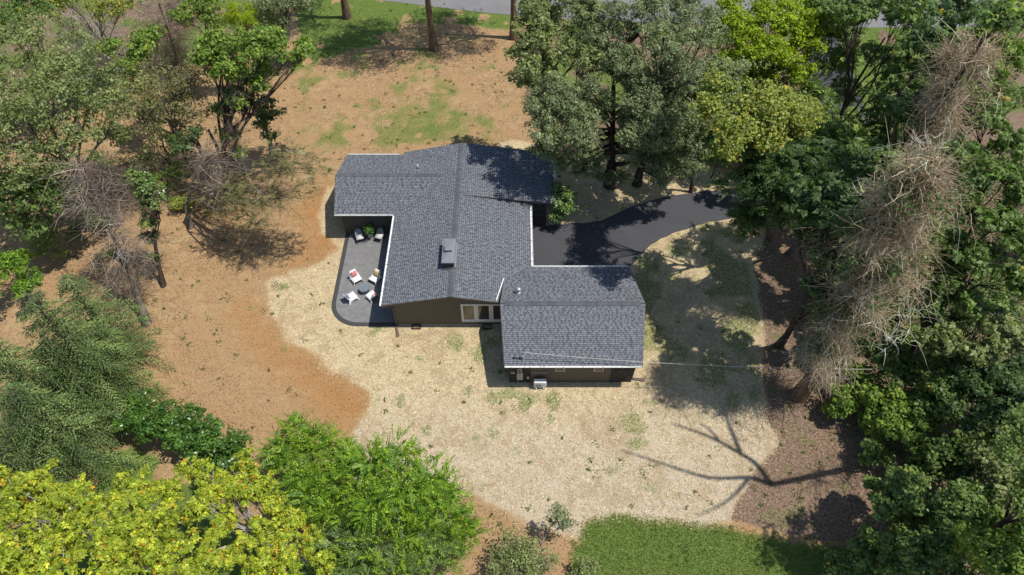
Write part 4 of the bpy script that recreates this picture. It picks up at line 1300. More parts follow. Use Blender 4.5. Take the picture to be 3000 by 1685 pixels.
def fork_tree(t, base, segs, r0, bark, name='trunk'):
    """segs: list of (polyline points, r_start, r_end)"""
    V, F, n = [], [], 0
    for P, ra, rb in segs:
        P = smooth_line(np.array(P, float), 4)
        v, f = strands(P[None], np.linspace(ra, rb, len(P))[None], 8)
        V.append(v); F.append(f + n); n += len(v)
    link(name, make_mesh(name, np.concatenate(V) - base, np.concatenate(F), M[bark], None, True), t)

# planter with leafy plant on the patio
M['pot'] = plain('pale_grey_pot', (0.33, 0.32, 0.30), 0.7, var=0.1)
pl = empty('potted_plant', (-10.93, 4.98, 0.056), 'leafy green plant in a pale grey tapered pot on the patio', 'potted plant')
mb = MB(); mb.lathe([(0.15, 0.0), (0.17, 0.01), (0.23, 0.50), (0.235, 0.52), (0.20, 0.52), (0.19, 0.46), (0.02, 0.45)], seg=20); mb.build('pot', M['pot'], pl, False)
nl = 190
d = unit(RNG.normal(size=(nl, 3)) * np.array([1, 1, 0.7]) + np.array([0, 0, 0.35]))
Pp = d * (0.20 + 0.28 * RNG.random(nl))[:, None] + np.array([0, 0, 0.86]); Pp[:, 2] = np.maximum(Pp[:, 2], 0.55)
V, F, cc = leaf_geo(Pp, unit(d * 0.5 + np.array([0, 0, 0.8]) + RNG.normal(size=(nl, 3)) * 0.3), 0.20, 0.12, tint(nl, (0.05, 0.14, 0.02), (0.14, 0.26, 0.04)))
link('foliage', make_mesh('foliage', V, F, M['leaf_gloss'], cc), pl)
st = np.stack([np.tile(np.array([0, 0, 0.45]), (30, 1)), Pp[:30] * np.array([0.5, 0.5, 0.85]), Pp[:30]], 1)
V, F = strands(st, np.full((30, 3), 0.006), 3)
link('stem', make_mesh('stem', V, F, M['leaf_gloss'], np.tile(np.array([[0.06, 0.12, 0.03]]), (len(V), 1))), pl)

# ---------------------------------------------------------------- trees and shrubs, west side (side away from the sun)
plant('broadleaf_tree', 'tree', 'large olive green broadleaf tree with bushy lobes in the western woods', [(90,150,13,120),(210,170,13,110),(40,260,12,130),(170,290,12,120),(290,270,11,95),(80,390,10,120),(220,390,10,90),(330,330,9,75),(60,500,8.5,105),(150,470,8.5,85),(-40,380,10,110)], 18000, 0.18, 'olive', dens=1.45, r0=0.30, bark='bark_grey', clump=0.30)
plant('broadleaf_tree', 'tree', 'smaller glossy green tree below the olive broadleaf tree', [(70,560,6,80),(140,590,6,80),(190,540,6.5,70),(110,660,4,70),(30,610,5,60)], 6000, 0.22, 'mid', r0=0.16, clump=0.32)
b = at(431, 950); pth = [b, at(408,880,1.5), at(384,810,3), at(345,720,5.3), at(300,620,7.6), at(265,540,9.4), at(240,470,11)]
t = plant('vine_draped_tree', 'tree', 'bare leaning trunk draped in dead grey vines, standing on open clay', [(335,745,4.4,28),(300,480,9.5,45),(390,820,2.6,18)], 420, 0.17, 'mid', base=b, path=pth, r0=0.24, bark='bark_grey', twigs=0.9)
vines('dead_vines', t, b, pth, 2300, [0.4, 1.2, 1.7, 1.7, 1.4, 1.0], 1.4, (0.27, 0.22, 0.175), 0.24, 0.55, 0.0115)
b = at(478, 838); pth = [b, at(468,790,1.2), at(456,725,3), at(446,660,4.8), at(440,600,6.4), at(440,550,7.6)]
t = plant('ivy_tree', 'tree', 'dark thin trunk wrapped in glossy ivy beside the vine draped trunk', [(430,560,7.4,42),(455,585,6.4,40),(440,640,5.1,34),(405,520,8,35),(440,700,3.6,24),(448,750,2.4,16)], 2600, 0.19, 'mid', base=b, path=pth, r0=0.17, bark='bark_dark', mat='leaf_gloss')
vines('dead_vines', t, b, pth, 260, [0.3, 0.6, 0.9, 0.9], 1.1, (0.19, 0.155, 0.12), 0.3, 0.8, 0.011)
b = at(672, 560); pth = [b, at(664,500,1.8), at(655,440,3.6), at(668,380,5.4), at(690,310,7.5), at(700,230,9.6)]
t = plant('ivy_tree', 'tree', 'tall bright green tree with dark forking trunk above the front clay slope', [(640,150,11,62),(735,135,11.2,66),(805,120,11,58),(870,165,10,46),(690,205,10,62),(780,210,9,48),(610,190,10,42),(895,140,10,30),(700,290,7.6,46),(650,320,6.6,34),(745,250,8.4,40),(670,400,4.6,30),(700,450,3.2,26)], 10000, 0.23, 'bright', base=b, path=pth, r0=0.27, bark='bark_dark', clump=0.36)
fork_tree(t, b, [([at(655,440,3.6), at(640,350,5.8), at(642,270,8), at(650,200,10)], 0.12, 0.05), ([at(664,480,2.4), at(700,400,4.5), at(720,360,5.6), at(770,300,7.6), at(820,230,9.4), at(870,180,10)], 0.13, 0.04), ([at(720,360,5.6), at(740,290,7.4), at(740,200,9.6)], 0.10, 0.04)], 0.2, 'bark_dark', 'limb')
vines('dead_vines', t, b, pth, 620, [0.6, 1.1, 1.0, 0.6], 1.5, (0.20, 0.16, 0.125), 0.0, 0.9, 0.012)
b = at(800, 470); pth = [b, at(790,410,1.8), at(770,340,4.2), at(752,270,6.6)]
plant('ivy_tree', 'tree', 'brown trunk hung with darker ivy, leaning over the clay', [(745,300,6.2,46),(785,310,5.4,34),(765,365,3.9,32),(790,400,2.9,22),(815,335,4.6,20)], 2300, 0.2, 'dark', base=b, path=pth, r0=0.2, bark='bark_brown')
plant('slender_tree', 'tree', 'slender tree with sparse brownish green foliage among the western trunks', [(500,250,8,85),(480,330,6.5,85),(565,330,6.5,60),(430,400,5,65),(540,420,4.5,50),(390,330,6.5,60),(560,230,8.5,60)], 4700, 0.16, 'brownish', r0=0.13, bark='bark_grey', clump=0.42, shell=0.3, twigs=0.9)
plant('broadleaf_tree', 'tree', 'light green young tree between the slender tree and the top hedge of dead vines', [(415,140,8.5,48),(380,180,8,45),(455,110,8.6,40),(330,150,8.4,36)], 2300, 0.22, 'bright', r0=0.1)
plant('broadleaf_tree', 'tree', 'dull green understorey tree beside the slender brownish tree', [(420,260,6,55),(350,400,5,50),(450,330,4.5,55),(510,390,4,45)], 3000, 0.2, 'olive', r0=0.1)
b = at(560, 668); pth = [b, at(545,610,1.6), at(560,540,3.4), at(590,480,5), at(640,440,6.2)]
for lab, sp, pal in (('scrubby green sprouts round the double trunk foot', [(480,540,0.9,34),(520,505,1.2,32),(440,520,1.0,26)], 'bright'), ('low weedy scrub between ivy tree and drooping tree', [(520,600,0.6,30),(560,590,0.8,26)], 'yellowish'),
        ('leafy scrub under the olive tree beside the fallen stems', [(250,610,1.6,46),(300,650,1.0,34),(220,680,0.9,30)], 'mid'), ('leafy scrub behind the slender brownish tree', [(430,460,2.4,50),(390,500,1.8,44),(500,450,2.0,36)], 'olive'),
        ('scrub at the feet of the grey vine tangles', [(380,260,1.8,50),(450,240,2,50),(300,240,1.6,40),(520,280,1.6,40)], 'olive')):
    plant('understorey_bush', 'shrub', lab, sp, 1300, 0.16, pal, r0=0.04, shell=0.3, twigs=0.7, dens=1.2)
b = at(560, 668); pth = [b, at(545,610,1.6), at(560,540,3.4), at(590,480,5), at(640,440,6.2)]
t = plant('drooping_tree', 'tree', 'drooping olive brown tree reaching over bare clay towards the house', [(650,560,5.0,60),(720,560,5.6,62),(790,520,6.8,66),(860,480,7.8,60),(915,510,7.8,40),(790,600,5.6,52),(700,640,4.2,40),(760,660,4.4,34),(880,570,6.6,42),(640,620,4.0,36),(930,470,8,28),(700,590,5.2,50),(820,450,8,44)], 8500, 0.16, 'brownish', base=b, path=pth, r0=0.16, bark='bark_grey', clump=0.46, shell=0.25, twigs=0.6, style='frond', wide=0.4, tw_r=0.02, frond=0.8, droop=0.5)
vines('dead_vines', t, b, [at(600,470,5.2), at(660,530,5.4), at(760,570,5.4), at(820,560,6.0)], 1100, [0.9, 1.3, 1.5, 1.0], 1.7, (0.30, 0.245, 0.19), 0.0, 0.6, 0.0105)
b = at(610, 560); pth = [b, at(600,500,1.8), at(585,430,4), at(560,370,6)]
t = plant('vine_draped_tree', 'tree', 'dark double trunk with a skirt of hanging brown vines', [(520,430,5.2,40),(560,400,5.8,36)], 900, 0.18, 'dark', base=b, path=pth, r0=0.24, bark='bark_dark', twigs=0.9)
fork_tree(t, b, [([at(655,560,0), at(655,500,1.9), at(640,440,3.8), at(610,380,5.6)], 0.22, 0.1)], 0.2, 'bark_dark', 'limb')
vines('dead_vines', t, b, [at(640,600,0.4), at(625,520,2.2), at(605,450,4.2)], 900, [1.0, 1.0, 0.6], 1.9, (0.17, 0.135, 0.105), 0.0, 1.1, 0.013)
for lab, p0, pt, n, sp, c in (('tangle of dead grey vines over a leaning trunk at the wood edge', (330,215), [(330,215,0),(300,150,2.5),(265,95,5),(235,55,7)], 2600, [0.5,1.6,2.6,2.6], (0.36,0.315,0.27)),
                        ('tangle of dead brown vines beside the road end of the woods', (520,185), [(520,185,0),(505,130,2.5),(485,70,5),(465,10,7.5)], 2600, [1.2,2.2,2.6,2.4], (0.25,0.195,0.155)),
                        ('thicket of fallen brown stems under the olive tree', (330,560), [(330,560,0),(310,520,1.5),(290,480,3)], 800, [1.6,1.7,1.2], (0.22,0.175,0.14)),
                        ('leggy brown dead climbers behind the ivy tree', (400,600), [(400,600,0),(385,540,2),(372,480,4)], 700, [1.0,1.2,0.9], (0.20,0.16,0.125))):
    bb = at(*p0)
    t = empty('vine_tangle', tuple(bb), lab, 'dead vines')
    P_ = np.array([at(*q) for q in pt])
    fork_tree(t, bb, [(P_, 0.16, 0.06)], 0.2, 'bark_grey', 'stem')
    vines('dead_vines', t, bb, P_, n, sp, 1.6, c, 0.1, 0.4, 0.0115)
plant('broadleaf_tree', 'tree', 'dark green crown in the far corner of the western woods', [(20,60,11,70),(-40,110,11,70),(100,30,11,60),(60,-30,12,70)], 3800, 0.22, 'mid', r0=0.2)
plant('broadleaf_tree', 'tree', 'pale yellow green sapling among the dead vines at the road side', [(150,30,10,50),(200,-10,10,55),(290,40,9,45),(360,20,9,45)], 2600, 0.2, 'yellowish', r0=0.12, shell=0.35)
plant('broadleaf_tree', 'tree', 'green roadside tree standing left of the small pine', [(560,50,8,55),(610,20,8.5,55),(560,-20,9,60),(640,70,7,40)], 3400, 0.2, 'bright', r0=0.14)
plant('pine_tree', 'tree', 'small bright yellow green pine with needle tufts', [(700,35,8,34),(720,60,7.5,30),(680,60,7.4,24),(735,40,7,22)], 3200, 0.24, 'lime', r0=0.12, bark='bark_brown', mat='needle', wide=0.14, clump=0.5)
plant('evergreen_tree', 'tree', 'grey green evergreen with sooty trunk at the lawn corner', [(830,10,7,70),(770,20,7,55),(880,-10,7,55),(900,20,6,30),(800,60,5.6,40)], 6000, 0.17, 'grey', base=at(800, 110), r0=0.2, bark='bark_dark')
plant('understorey_bush', 'shrub', 'bright green leafy bush at the hemlock foot, lawnless side', [(30,790,3,52),(85,835,2.4,44),(-20,840,3,50),(60,760,2.6,34)], 3600, 0.16, 'shrub', r0=0.05)
plant('understorey_bush', 'shrub', 'low pale weedy bush on the clay below the glossy tree', [(140,700,1.2,36),(110,735,1.0,32),(60,660,1.2,30),(175,740,0.9,22)], 1700, 0.13, 'yellowish', r0=0.03, shell=0.2)
def hemlock(label, px, py, h, R, levels, lean=(0, 0)):
    """conifer: whorls of arching boughs, each set with two rows of drooping sprays"""
    top = at(px, py, h); b = np.array([top[0] - lean[0], top[1] - lean[1], 0.0])
    t = empty('hemlock_tree', tuple(b), label, 'tree', 'feathery hemlocks')
    nb = levels * 8
    u = np.sort(RNG.random(nb)) * 0.97                      # 0 at the bottom
    z0 = 0.7 + u * (h - 0.8)
    L = R * (1 - u) ** 0.75 * np.exp(RNG.normal(0, 0.20, nb)) + 0.25
    a = np.arange(nb) * 2.399 + RNG.normal(0, 0.25, nb)
    ax = b + (top - b) * (z0 / h)[:, None]; ax[:, 2] = z0
    d = np.stack([np.cos(a), np.sin(a), np.full(nb, 0.30)], 1)
    P, N, T, LL, cl, BR = [], [], [], [], [], []
    lo, hi = GREENS['hemlock']
    for i in range(nb):
        m = max(3, int(L[i] / 0.20))
        q = (np.arange(m) + 0.6) / m
        br = ax[i] + d[i] * (q * L[i])[:, None] + np.array([0, 0, -0.55]) * ((q ** 2) * L[i])[:, None]
        BR.append(np.concatenate([ax[i][None], br])[np.linspace(0, m, 5).astype(int)])
        dirb = unit(d[i] + np.array([0, 0, -1.1]) * q[:, None])
        sd = unit(np.cross(dirb, np.array([0, 0, 1.0])))
        tone = RNG.normal(0, 0.3)
        for sg in (-1, 1):
            f = unit(dirb * 0.75 + sd * sg * RNG.uniform(0.6, 0.95, (m, 1)) + RNG.normal(size=(m, 3)) * 0.15 + np.array([0, 0, -0.18]))
            fl = (0.26 + 0.42 * np.sin(np.clip(q, 0.05, 1) * 2.4)) * np.exp(RNG.normal(0, 0.25, m)) * (0.6 + 0.4 * min(1, L[i] / 1.5))
            for w in range(6):
                v = (w + 0.5) / 6
                pt = br + f * (fl * v)[:, None] + np.array([0, 0, -0.16]) * (v * v * fl)[:, None]
                lf = unit(f * 0.8 + np.cross(f, np.array([0, 0, 1.0])) * (0.7 if w % 2 else -0.7) + np.array([0, 0, -0.15]))
                P.append(pt); T.append(lf); N.append(unit(np.array([0, 0, 1.0]) + RNG.normal(size=(m, 3)) * 0.28)); LL.append(0.17 * (1.15 - 0.6 * v) * np.ones(m)); cl.append(np.full(m, tone) + 0.35 * v * q)
    P, N, T, LL, cl = map(np.concatenate, (P, N, T, LL, cl))
    ok = P[:, 2] > 0.1; P, N, T, LL, cl = P[ok], N[ok], T[ok], LL[ok], cl[ok]
    V, F, cc = leaf_geo(P, N, LL, LL * 0.42, tint(len(P), lo, hi, 0.15, 0.18, np.clip(cl, -0.5, 0.6)), T)
    link('crown', make_mesh('crown', V - b, F, M['needle'], cc), t)
    v1, f1 = strands(np.array([[b + (0, 0, -0.1), b + (top - b) * 0.5, top]]), np.array([[0.2, 0.12, 0.02]]), 8)
    v2, f2 = strands(np.array(BR), np.tile(np.linspace(0.03, 0.008, 5), (nb, 1)), 3)
    link('trunk', make_mesh('trunk', np.concatenate([v1, v2]) - b, np.concatenate([f1, f2 + len(v1)]), M['bark_grey'], None, True), t)
hemlock('tall feathery hemlock, the highest of the conifers by the western clay', 70, 850, 11, 3.3, 17)
hemlock('slim feathery hemlock leaning over the clay beside the tallest one', 180, 800, 8.6, 2.5, 13)
hemlock('broad feathery hemlock behind the yellow corner maple', 20, 1130, 8.5, 3.2, 15)
hemlock('low feathery hemlock overhanging the laurel hedge end', 190, 1050, 5.6, 2.1, 11)
hemlock('feathery hemlock at the outer corner behind the tallest one', -60, 990, 10, 3.2, 15)
hemlock('young feathery hemlock in the middle of the conifer group', 110, 1000, 7.0, 2.5, 12)
hemlock('low feathery hemlock at the outer corner by the yellow maple', -40, 1280, 6.5, 2.8, 12)
for i, (px, py, z, r, lab) in enumerate(((400,1215,1.7,56,'dark glossy laurel at the hemlock end of the hedge'), (470,1245,1.7,50,'second dark laurel from the hemlock in the hedge'), (538,1255,1.8,56,'tallest dark laurel in the middle of the hedge'),
        (600,1290,1.8,56,'dark laurel on the bend of the hedge'), (655,1325,1.8,54,'dark laurel beside the yellow maple end of the hedge'), (625,1375,1.4,42,'low dark laurel tucked under the yellow maple edge'), (690,1310,1.2,26,'small dark laurel sprout on the clay end of the hedge'))):
    r *= 1.18; z *= 1.12
    plant('laurel_bush', 'shrub', lab, [(px,py,z,r,0.8),(px-r*0.35,py+r*0.3,z*0.8,r*0.7,0.8),(px+r*0.35,py+r*0.2,z*0.8,r*0.7,0.8)], 2300*(r/55)**2, 0.19, 'laurel', group='laurel hedge bushes', mat='leaf_gloss', r0=0.05, clump=0.3, shell=0.62, wide=0.42)

mp = dict(leaf=0.125, pal='maple', style='rosette', wide=0.5, dens=1.6, sub=8, subr=(0.26, 0.44), mat='leaf_dense', bark='bark_pale', clump=0.27, shell=0.6, per=70, twigs=0.35, tw_r=0.03)
plant('maple_tree', 'tree', 'wide yellow maple filling the corner by the hemlocks', [(100,1450,8,82),(30,1520,8,90),(190,1500,8.5,80),(90,1610,9,95),(250,1560,9,80),(180,1660,9,90),(10,1640,9,90),(-40,1440,8,70),(130,1405,7.5,46),(40,1430,7.4,44),(220,1440,7.6,46)], n=22000, r0=0.2, **mp)
plant('maple_tree', 'tree', 'yellow maple between grass patch and corner maple', [(330,1470,8,60),(400,1435,8,58),(320,1560,9,75),(430,1520,9,74),(390,1625,9,85),(500,1440,7.4,52),(520,1530,8,70),(500,1620,9,80),(330,1680,9,80),(450,1700,9,80),(600,1690,8.4,70)], n=21000, r0=0.2, **mp)
plant('maple_tree', 'tree', 'yellow maple with orange sprig beside the green thicket', [(620,1400,7,56),(700,1380,7,60),(765,1420,6.8,46),(600,1480,7.5,46),(690,1460,7.3,52),(800,1480,6.5,46),(855,1530,6.3,42),(780,1550,7,48),(830,1610,6.8,56),(760,1660,7.2,50),(900,1590,6,42),(940,1650,5.6,44),(850,1690,6.6,60),(560,1380,7,38),(640,1560,7.2,40),(600,1620,7.6,40),(690,1640,7,34),(655,1535,7.2,36),(715,1590,7,30)], n=21500, r0=0.18, **mp)
def shoots(t, lobes, b, n, pal, leaf=0.12, ln=0.9):
    """upright leafy shoots growing out of a bush"""
    lo, hi = GREENS[pal]
    P, N, T = [], [], []
    w = np.array([l[1] ** 2 for l in lobes]); w /= w.sum()
    for k in RNG.choice(len(lobes), n, p=w):
        c, R, fz = lobes[k]
        d = unit(RNG.normal(size=3) + np.array([0, 0, 0.9]))
        s = c + d * R * np.array([1, 1, fz]) * 0.9
        d2 = unit(d + RNG.normal(size=3) * 0.35 + np.array([0, 0, 0.45]))
        L = ln * math.exp(RNG.normal(0, 0.35))
        m = int(16 * L / 0.5)
        u = np.linspace(0, 1, m)[:, None]
        q = s + d2 * u * L + np.array([0, 0, -0.25]) * u * u * L
        q += RNG.normal(size=(m, 3)) * 0.045 * (1.2 - u)
        P.append(q); T.append(np.tile(d2, (m, 1)) + RNG.normal(size=(m, 3)) * 0.7); N.append(unit(RNG.normal(size=(m, 3)) + np.array([0, 0, 1.0])))
    P, N, T = map(np.concatenate, (P, N, T))
    V, F, cc = leaf_geo(P, N, leaf, leaf * 0.5, tint(len(P), hi, tuple(np.array(hi) * 1.25), 0.3, 0.2), T)
    link('shoots', make_mesh('shoots', V - b, F, M['leaf'], cc), t)
for lab, sp, n in (('fresh green thicket bush with tall leafy spike beside the yellow maple', [(870,1262,4.6,44),(855,1320,4.4,62),(930,1330,4,70),(810,1350,3.4,46),(980,1370,4,60),(900,1410,4,70),(960,1450,4,76),(890,1480,3.2,50)], 13000),
                   ('biggest fresh green thicket bush with arching shoots above the straw', [(1070,1390,4.6,80),(1150,1360,5.4,80),(1210,1420,5.2,92),(1290,1440,4.2,62),(1110,1470,5,100),(1240,1530,4.4,100),(1010,1480,4.2,70),(1340,1500,3.2,54),(1350,1570,2.8,60)], 19000),
                   ('deep green thicket bush at the foot of the biggest one', [(1030,1570,3.8,76),(1130,1600,4.4,100),(1260,1630,3.6,84),(1050,1660,3.6,76),(1170,1690,4,90),(960,1600,3,56),(1340,1630,2.4,44),(1000,1700,3.4,70)], 14000)):
    t = plant('thicket_bush', 'shrub', lab, sp, n, 0.17, 'shrub' if 'deep' not in lab else 'mid', r0=0.07, style='frond', frond=0.75, droop=0.1, wide=0.5, twigs=0.25, dens=1.25, alt=0.3, group='green thicket bushes')
    shoots(t, lobes_of(sp), np.array(t.location), int(n / 95), 'shrub')
plant('birch_sapling', 'tree', 'thin pale stemmed sapling with sparse leaves on the straw edge', [(1640,1500,2.6,30),(1660,1540,2.0,26),(1620,1530,2.0,20)], 520, 0.12, 'grey', base=at(1585,1600), r0=0.04, bark='bark_pale', shell=0.2, twigs=1.0, clump=0.5)
t = plant('scrub_bush', 'shrub', 'scrubby half bare bush with white twigs beside the green lawn', [(1500,1600,1.7,50),(1550,1620,2,52),(1530,1670,2,60),(1590,1660,1.8,50),(1470,1660,1.6,44)], 3400, 0.12, 'olive', r0=0.05, bark='bark_pale', shell=0.2, twigs=1.0, clump=0.45, tw_r=0.018)
b = np.array(t.location)
vines('dead_stems', t, b, [b, b + (0.4, 0.2, 1.4), b + (0.9, 0.6, 2.0)], 260, [1.2, 1.2, 0.9], 1.1, (0.26, 0.21, 0.19), 0.0, 0.1, 0.011, 0.7)
plant('scrub_bush', 'shrub', 'low scrubby bush with pale twigs between scrub and lawn tip', [(1720,1660,1.2,36),(1700,1690,1.4,40)], 700, 0.12, 'olive', r0=0.04, bark='bark_pale', shell=0.2, twigs=1.0)
plant('magnolia_shrub', 'shrub', 'glossy leaved shrub at the house corner over the driveway edge', [(1640,560,2.5,30),(1650,590,2.3,32),(1660,610,2.0,26),(1625,600,2.0,24),(1640,640,1.3,24),(1615,580,2.1,22),(1665,580,2.1,24)], 2600, 0.16, 'mid', base=at(1632,668), r0=0.05, mat='leaf_gloss', clump=0.3)

# ---------------------------------------------------------------- east side (towards the sun)
wl = dict(leaf=0.19, wide=0.40, clump=0.33, shell=0.45, per=70, twigs=0.3, dens=2.0)
b = at(1788, 545); pth = [b, at(1792,470,2), at(1794,400,4), at(1797,330,6.2), at(1800,250,8.6)]
plant('willow_tree', 'tree', 'big grey green fine leaved tree on a dark trunk at the driveway', [(1640,285,9.6,84),(1580,330,9,62),(1690,350,8.8,80),(1620,390,8,76),(1690,430,6.8,58),(1740,480,4.6,42),(1765,515,2.6,34),(1940,320,9.8,86),(2020,370,8.8,72),(1910,400,8.4,80),(1990,440,6.8,66),(1870,300,9.8,66),(1950,490,5.4,44),(1720,260,9.8,56),(1800,210,9.6,60),(1840,250,9.6,50),(1600,440,6.0,46),(1650,470,5,44),(1700,500,3.6,34),(1880,470,5.4,60),(1930,520,3.6,46),(2010,500,4.6,46),(1850,400,8,50),(1820,520,2,30),(1730,410,7,54),(1790,300,8.8,40),(1760,340,8,40),(1840,350,8,44)], 36000, pal='grey', base=b, path=pth, r0=0.42, bark='bark_dark', **wl)
plant('oak_tree', 'tree', 'tall grey green tree behind the big fine leaved one, lawn side', [(1560,120,12,66),(1630,50,13,84),(1590,200,11,70),(1700,20,14,70),(1690,170,11.6,60),(1540,240,9.8,46),(1560,20,13,60),(1530,160,11,50)], 16000, 0.19, 'olive', r0=0.3, bark='bark_dark', clump=0.3)
t = plant('willow_tree', 'tree', 'tall silvery green tree behind, next to the lime crown', [(1880,50,14,84),(1980,40,13.6,86),(2060,100,12.6,74),(1950,150,12.4,90),(2075,200,10.4,50),(1860,180,12,66),(1790,40,13.6,46),(1800,170,11,40),(1900,240,10.4,70),(2000,230,10.4,76),(2070,280,9,46),(1830,100,12.6,46),(1740,100,12.4,60),(1765,180,11,46),(1720,40,13.6,50),(2100,60,12.4,50),(2110,250,14.6,76),(2140,310,14.4,66),(2070,220,14,60)], 27000, pal='grey', r0=0.3, bark='bark_dark', **wl)
b = np.array(t.location)
fork_tree(t, b, [([at(1795,215,8.6), at(1785,160,10.2), at(1772,90,12.2), at(1765,45,13.4)], 0.26, 0.08), ([at(1788,175,9.8), at(1820,145,10.8), at(1868,100,12.4)], 0.24, 0.17), ([at(1772,95,12), at(1800,50,13.2), at(1825,15,14.2)], 0.1, 0.03)], 0.2, 'bark_brown', 'broken_limb')
plant('lime_tree', 'tree', 'vivid lime green tree crown beside the silvery one', [(2180,60,12.4,80),(2280,30,12.6,86),(2250,130,11.6,84),(2150,170,10.6,54),(2340,120,11.4,66),(2200,215,9,56),(2240,250,7.6,42),(2380,30,12,60),(2130,20,12.6,50),(2310,200,10.4,64),(2350,70,12,60),(2190,140,11.6,60),(2430,90,11.4,46)], 24000, 0.17, 'lime', r0=0.26, bark='bark_dark', clump=0.28)
plant('sumac_tree', 'tree', 'tall sparse yellowing tree over the driveway bend', [(2180,300,15.4,70),(2260,320,15.2,80),(2140,370,15,64),(2330,330,14,66),(2230,390,14.4,74),(2125,430,14.6,50),(2090,270,15,64),(2130,230,15,56),(2060,330,14.6,50),(2310,400,12.6,60),(2380,340,12.6,48),(2180,480,11,40)], 11500, 0.17, 'yellowish', base=(20.0, 5.0), r0=0.2, bark='bark_brown', clump=0.5, shell=0.2, twigs=0.9, dens=2.2)
ft = dict(leaf=0.26, style='frond', wide=0.36, frond=0.65, droop=0.35, dens=2.2, twigs=0.6)
plant('mimosa_tree', 'tree', 'feathery light green mimosa behind the lime crown', [(2400,120,10.4,64),(2440,190,9.6,62),(2350,210,9.4,60),(2480,270,8,52),(2410,280,8.6,56),(2480,120,10.2,50),(2440,60,10.6,56),(2380,50,10.6,50),(2500,40,11,50)], n=10500, pal='fern', r0=0.18, **ft)
plant('mimosa_tree', 'tree', 'dark feathery mimosa arching across the asphalt driveway', [(2240,470,12.4,80),(2330,470,12.4,76),(2160,530,11,62),(2240,580,10.6,70),(2330,560,11.6,70),(2170,630,8.4,46),(2400,470,12.4,54),(2200,655,7.4,36),(2290,520,12,60),(2300,630,9,46)], n=12500, pal='dark', base=at(2420, 700), r0=0.18, **ft)
plant('mimosa_tree', 'tree', 'mid green feathery mimosa between driveway arch and vine column', [(2420,420,9.6,62),(2470,500,9.6,60),(2400,540,8.6,52),(2520,440,9.6,52),(2340,430,9,50)], n=6500, pal='fern', r0=0.16, **ft)
mt = dict(leaf=0.20, wide=0.58, style='rosette', clump=0.32, shell=0.5, per=60, twigs=0.35, bark='bark_dark', dens=1.5)
plant('woodland_maple', 'tree', 'dark maple between vine column and bright lawn gap', [(2470,40,13.4,62),(2560,-10,14,70),(2690,40,15,80),(2680,150,14,66),(2640,260,12,66),(2580,320,10.6,60),(2540,400,9.4,60),(2620,400,9.6,56),(2430,10,13,60),(2520,30,13.4,50),(2620,40,14,60),(2480,380,9,50)], n=17000, pal='mid', r0=0.24, **mt)
plant('woodland_maple', 'tree', 'dark green maple shading the straw beside the mulch edge', [(2430,580,13.4,72),(2360,620,12,66),(2480,650,13.4,80),(2400,700,10,68),(2460,760,9.4,72),(2420,840,7,58),(2480,870,6.8,50),(2350,560,12.4,50),(2445,930,4.6,40),(2500,560,14,60)], n=15500, pal='dark', r0=0.24, **mt)
plant('woodland_maple', 'tree', 'tall dark maple hidden behind the vine column', [(2560,560,14,66),(2600,480,15,70),(2660,330,16,66),(2740,140,18,76),(2800,40,19,80)], n=7600, pal='dark', r0=0.3, **mt)
b = at(2340, 1160)
pth = [b, b + (0.15, 0.0, 2.5), b + (0.1, 0.1, 6), b + (-0.1, 0.1, 10), b + (0.0, 0.3, 14), b + (0.2, 0.5, 17), b + (0.2, 0.8, 19)]
t = plant('vine_column_tree', 'tree', 'towering trunk smothered in pale brown dead vine twigs above the mulch', [(2620,735,12,24),(2700,760,12.3,20),(2600,800,10.6,20),(2690,560,16.5,36),(2560,640,12.6,40),(2500,800,9,30),(2720,640,14.6,34),(2780,470,18,40),(2590,480,15.6,40)], 2400, 0.22, 'mid', base=b, path=pth, r0=0.42, bark='bark_brown', twigs=0.2)
ivy_on(t, b, pth, 5200, [0.5, 1.2, 1.8, 2.0, 1.9], 'dark', 0.2, 0.25)
vines('dead_vines', t, b, pth, 12500, [0.4, 0.9, 2.0, 1.7, 2.3, 1.7, 2.0, 1.3], 1.0, (0.52, 0.40, 0.27), 0.17, 0.4, 0.0115, 0.1, 170)
b = np.array([22.6, -2.0, 0.0])
pth = [b, b + (0.1, 0.2, 4), b + (0.0, 0.2, 9), b + (-0.2, 0.3, 14), b + (0.1, 0.3, 18), b + (0.3, 0.3, 21)]
t = plant('vine_column_tree', 'tree', 'second tall trunk with dead vine twigs and dark maple leaves behind', [(2700,330,14.6,40),(2790,250,16.5,46),(2850,160,18.5,50),(2930,60,20.5,50),(2740,200,17,36)], 2600, 0.22, 'mid', base=b, path=pth, r0=0.36, bark='bark_dark', twigs=0.3, style='rosette')
vines('dead_vines', t, b, pth, 6500, [0.8, 1.3, 1.2, 1.9, 1.6, 1.5, 1.4], 1.0, (0.48, 0.37, 0.25), 0.22, 0.4, 0.0115, 0.1, 90)
plant('woodland_maple', 'tree', 'clumpy bright maple east of the vine column, tallest there', [(2850,330,14.4,66),(2930,400,14,70),(2860,500,13,74),(2960,560,13,74),(2900,640,12.4,70),(2990,700,12,66),(2830,600,12,50)], n=9000, pal='mid', r0=0.26, **mt)
plant('woodland_maple', 'tree', 'clumpy maple with dark hollows beside the lower vine column', [(2800,730,10.4,64),(2880,770,10.6,70),(2760,810,9.4,60),(2970,820,10.4,66),(2720,890,7.6,50),(2830,880,8.4,52)], n=8000, pal='mid', r0=0.24, **mt)
plant('woodland_maple', 'tree', 'lower maple with pale leaf clumps over the dark hollow', [(2870,940,8,60),(2920,960,8,60),(2800,1000,6.8,62),(2730,1010,6.4,44),(2890,1030,7,60),(2970,1000,7.6,60)], n=7500, pal='olive', r0=0.2, **mt)
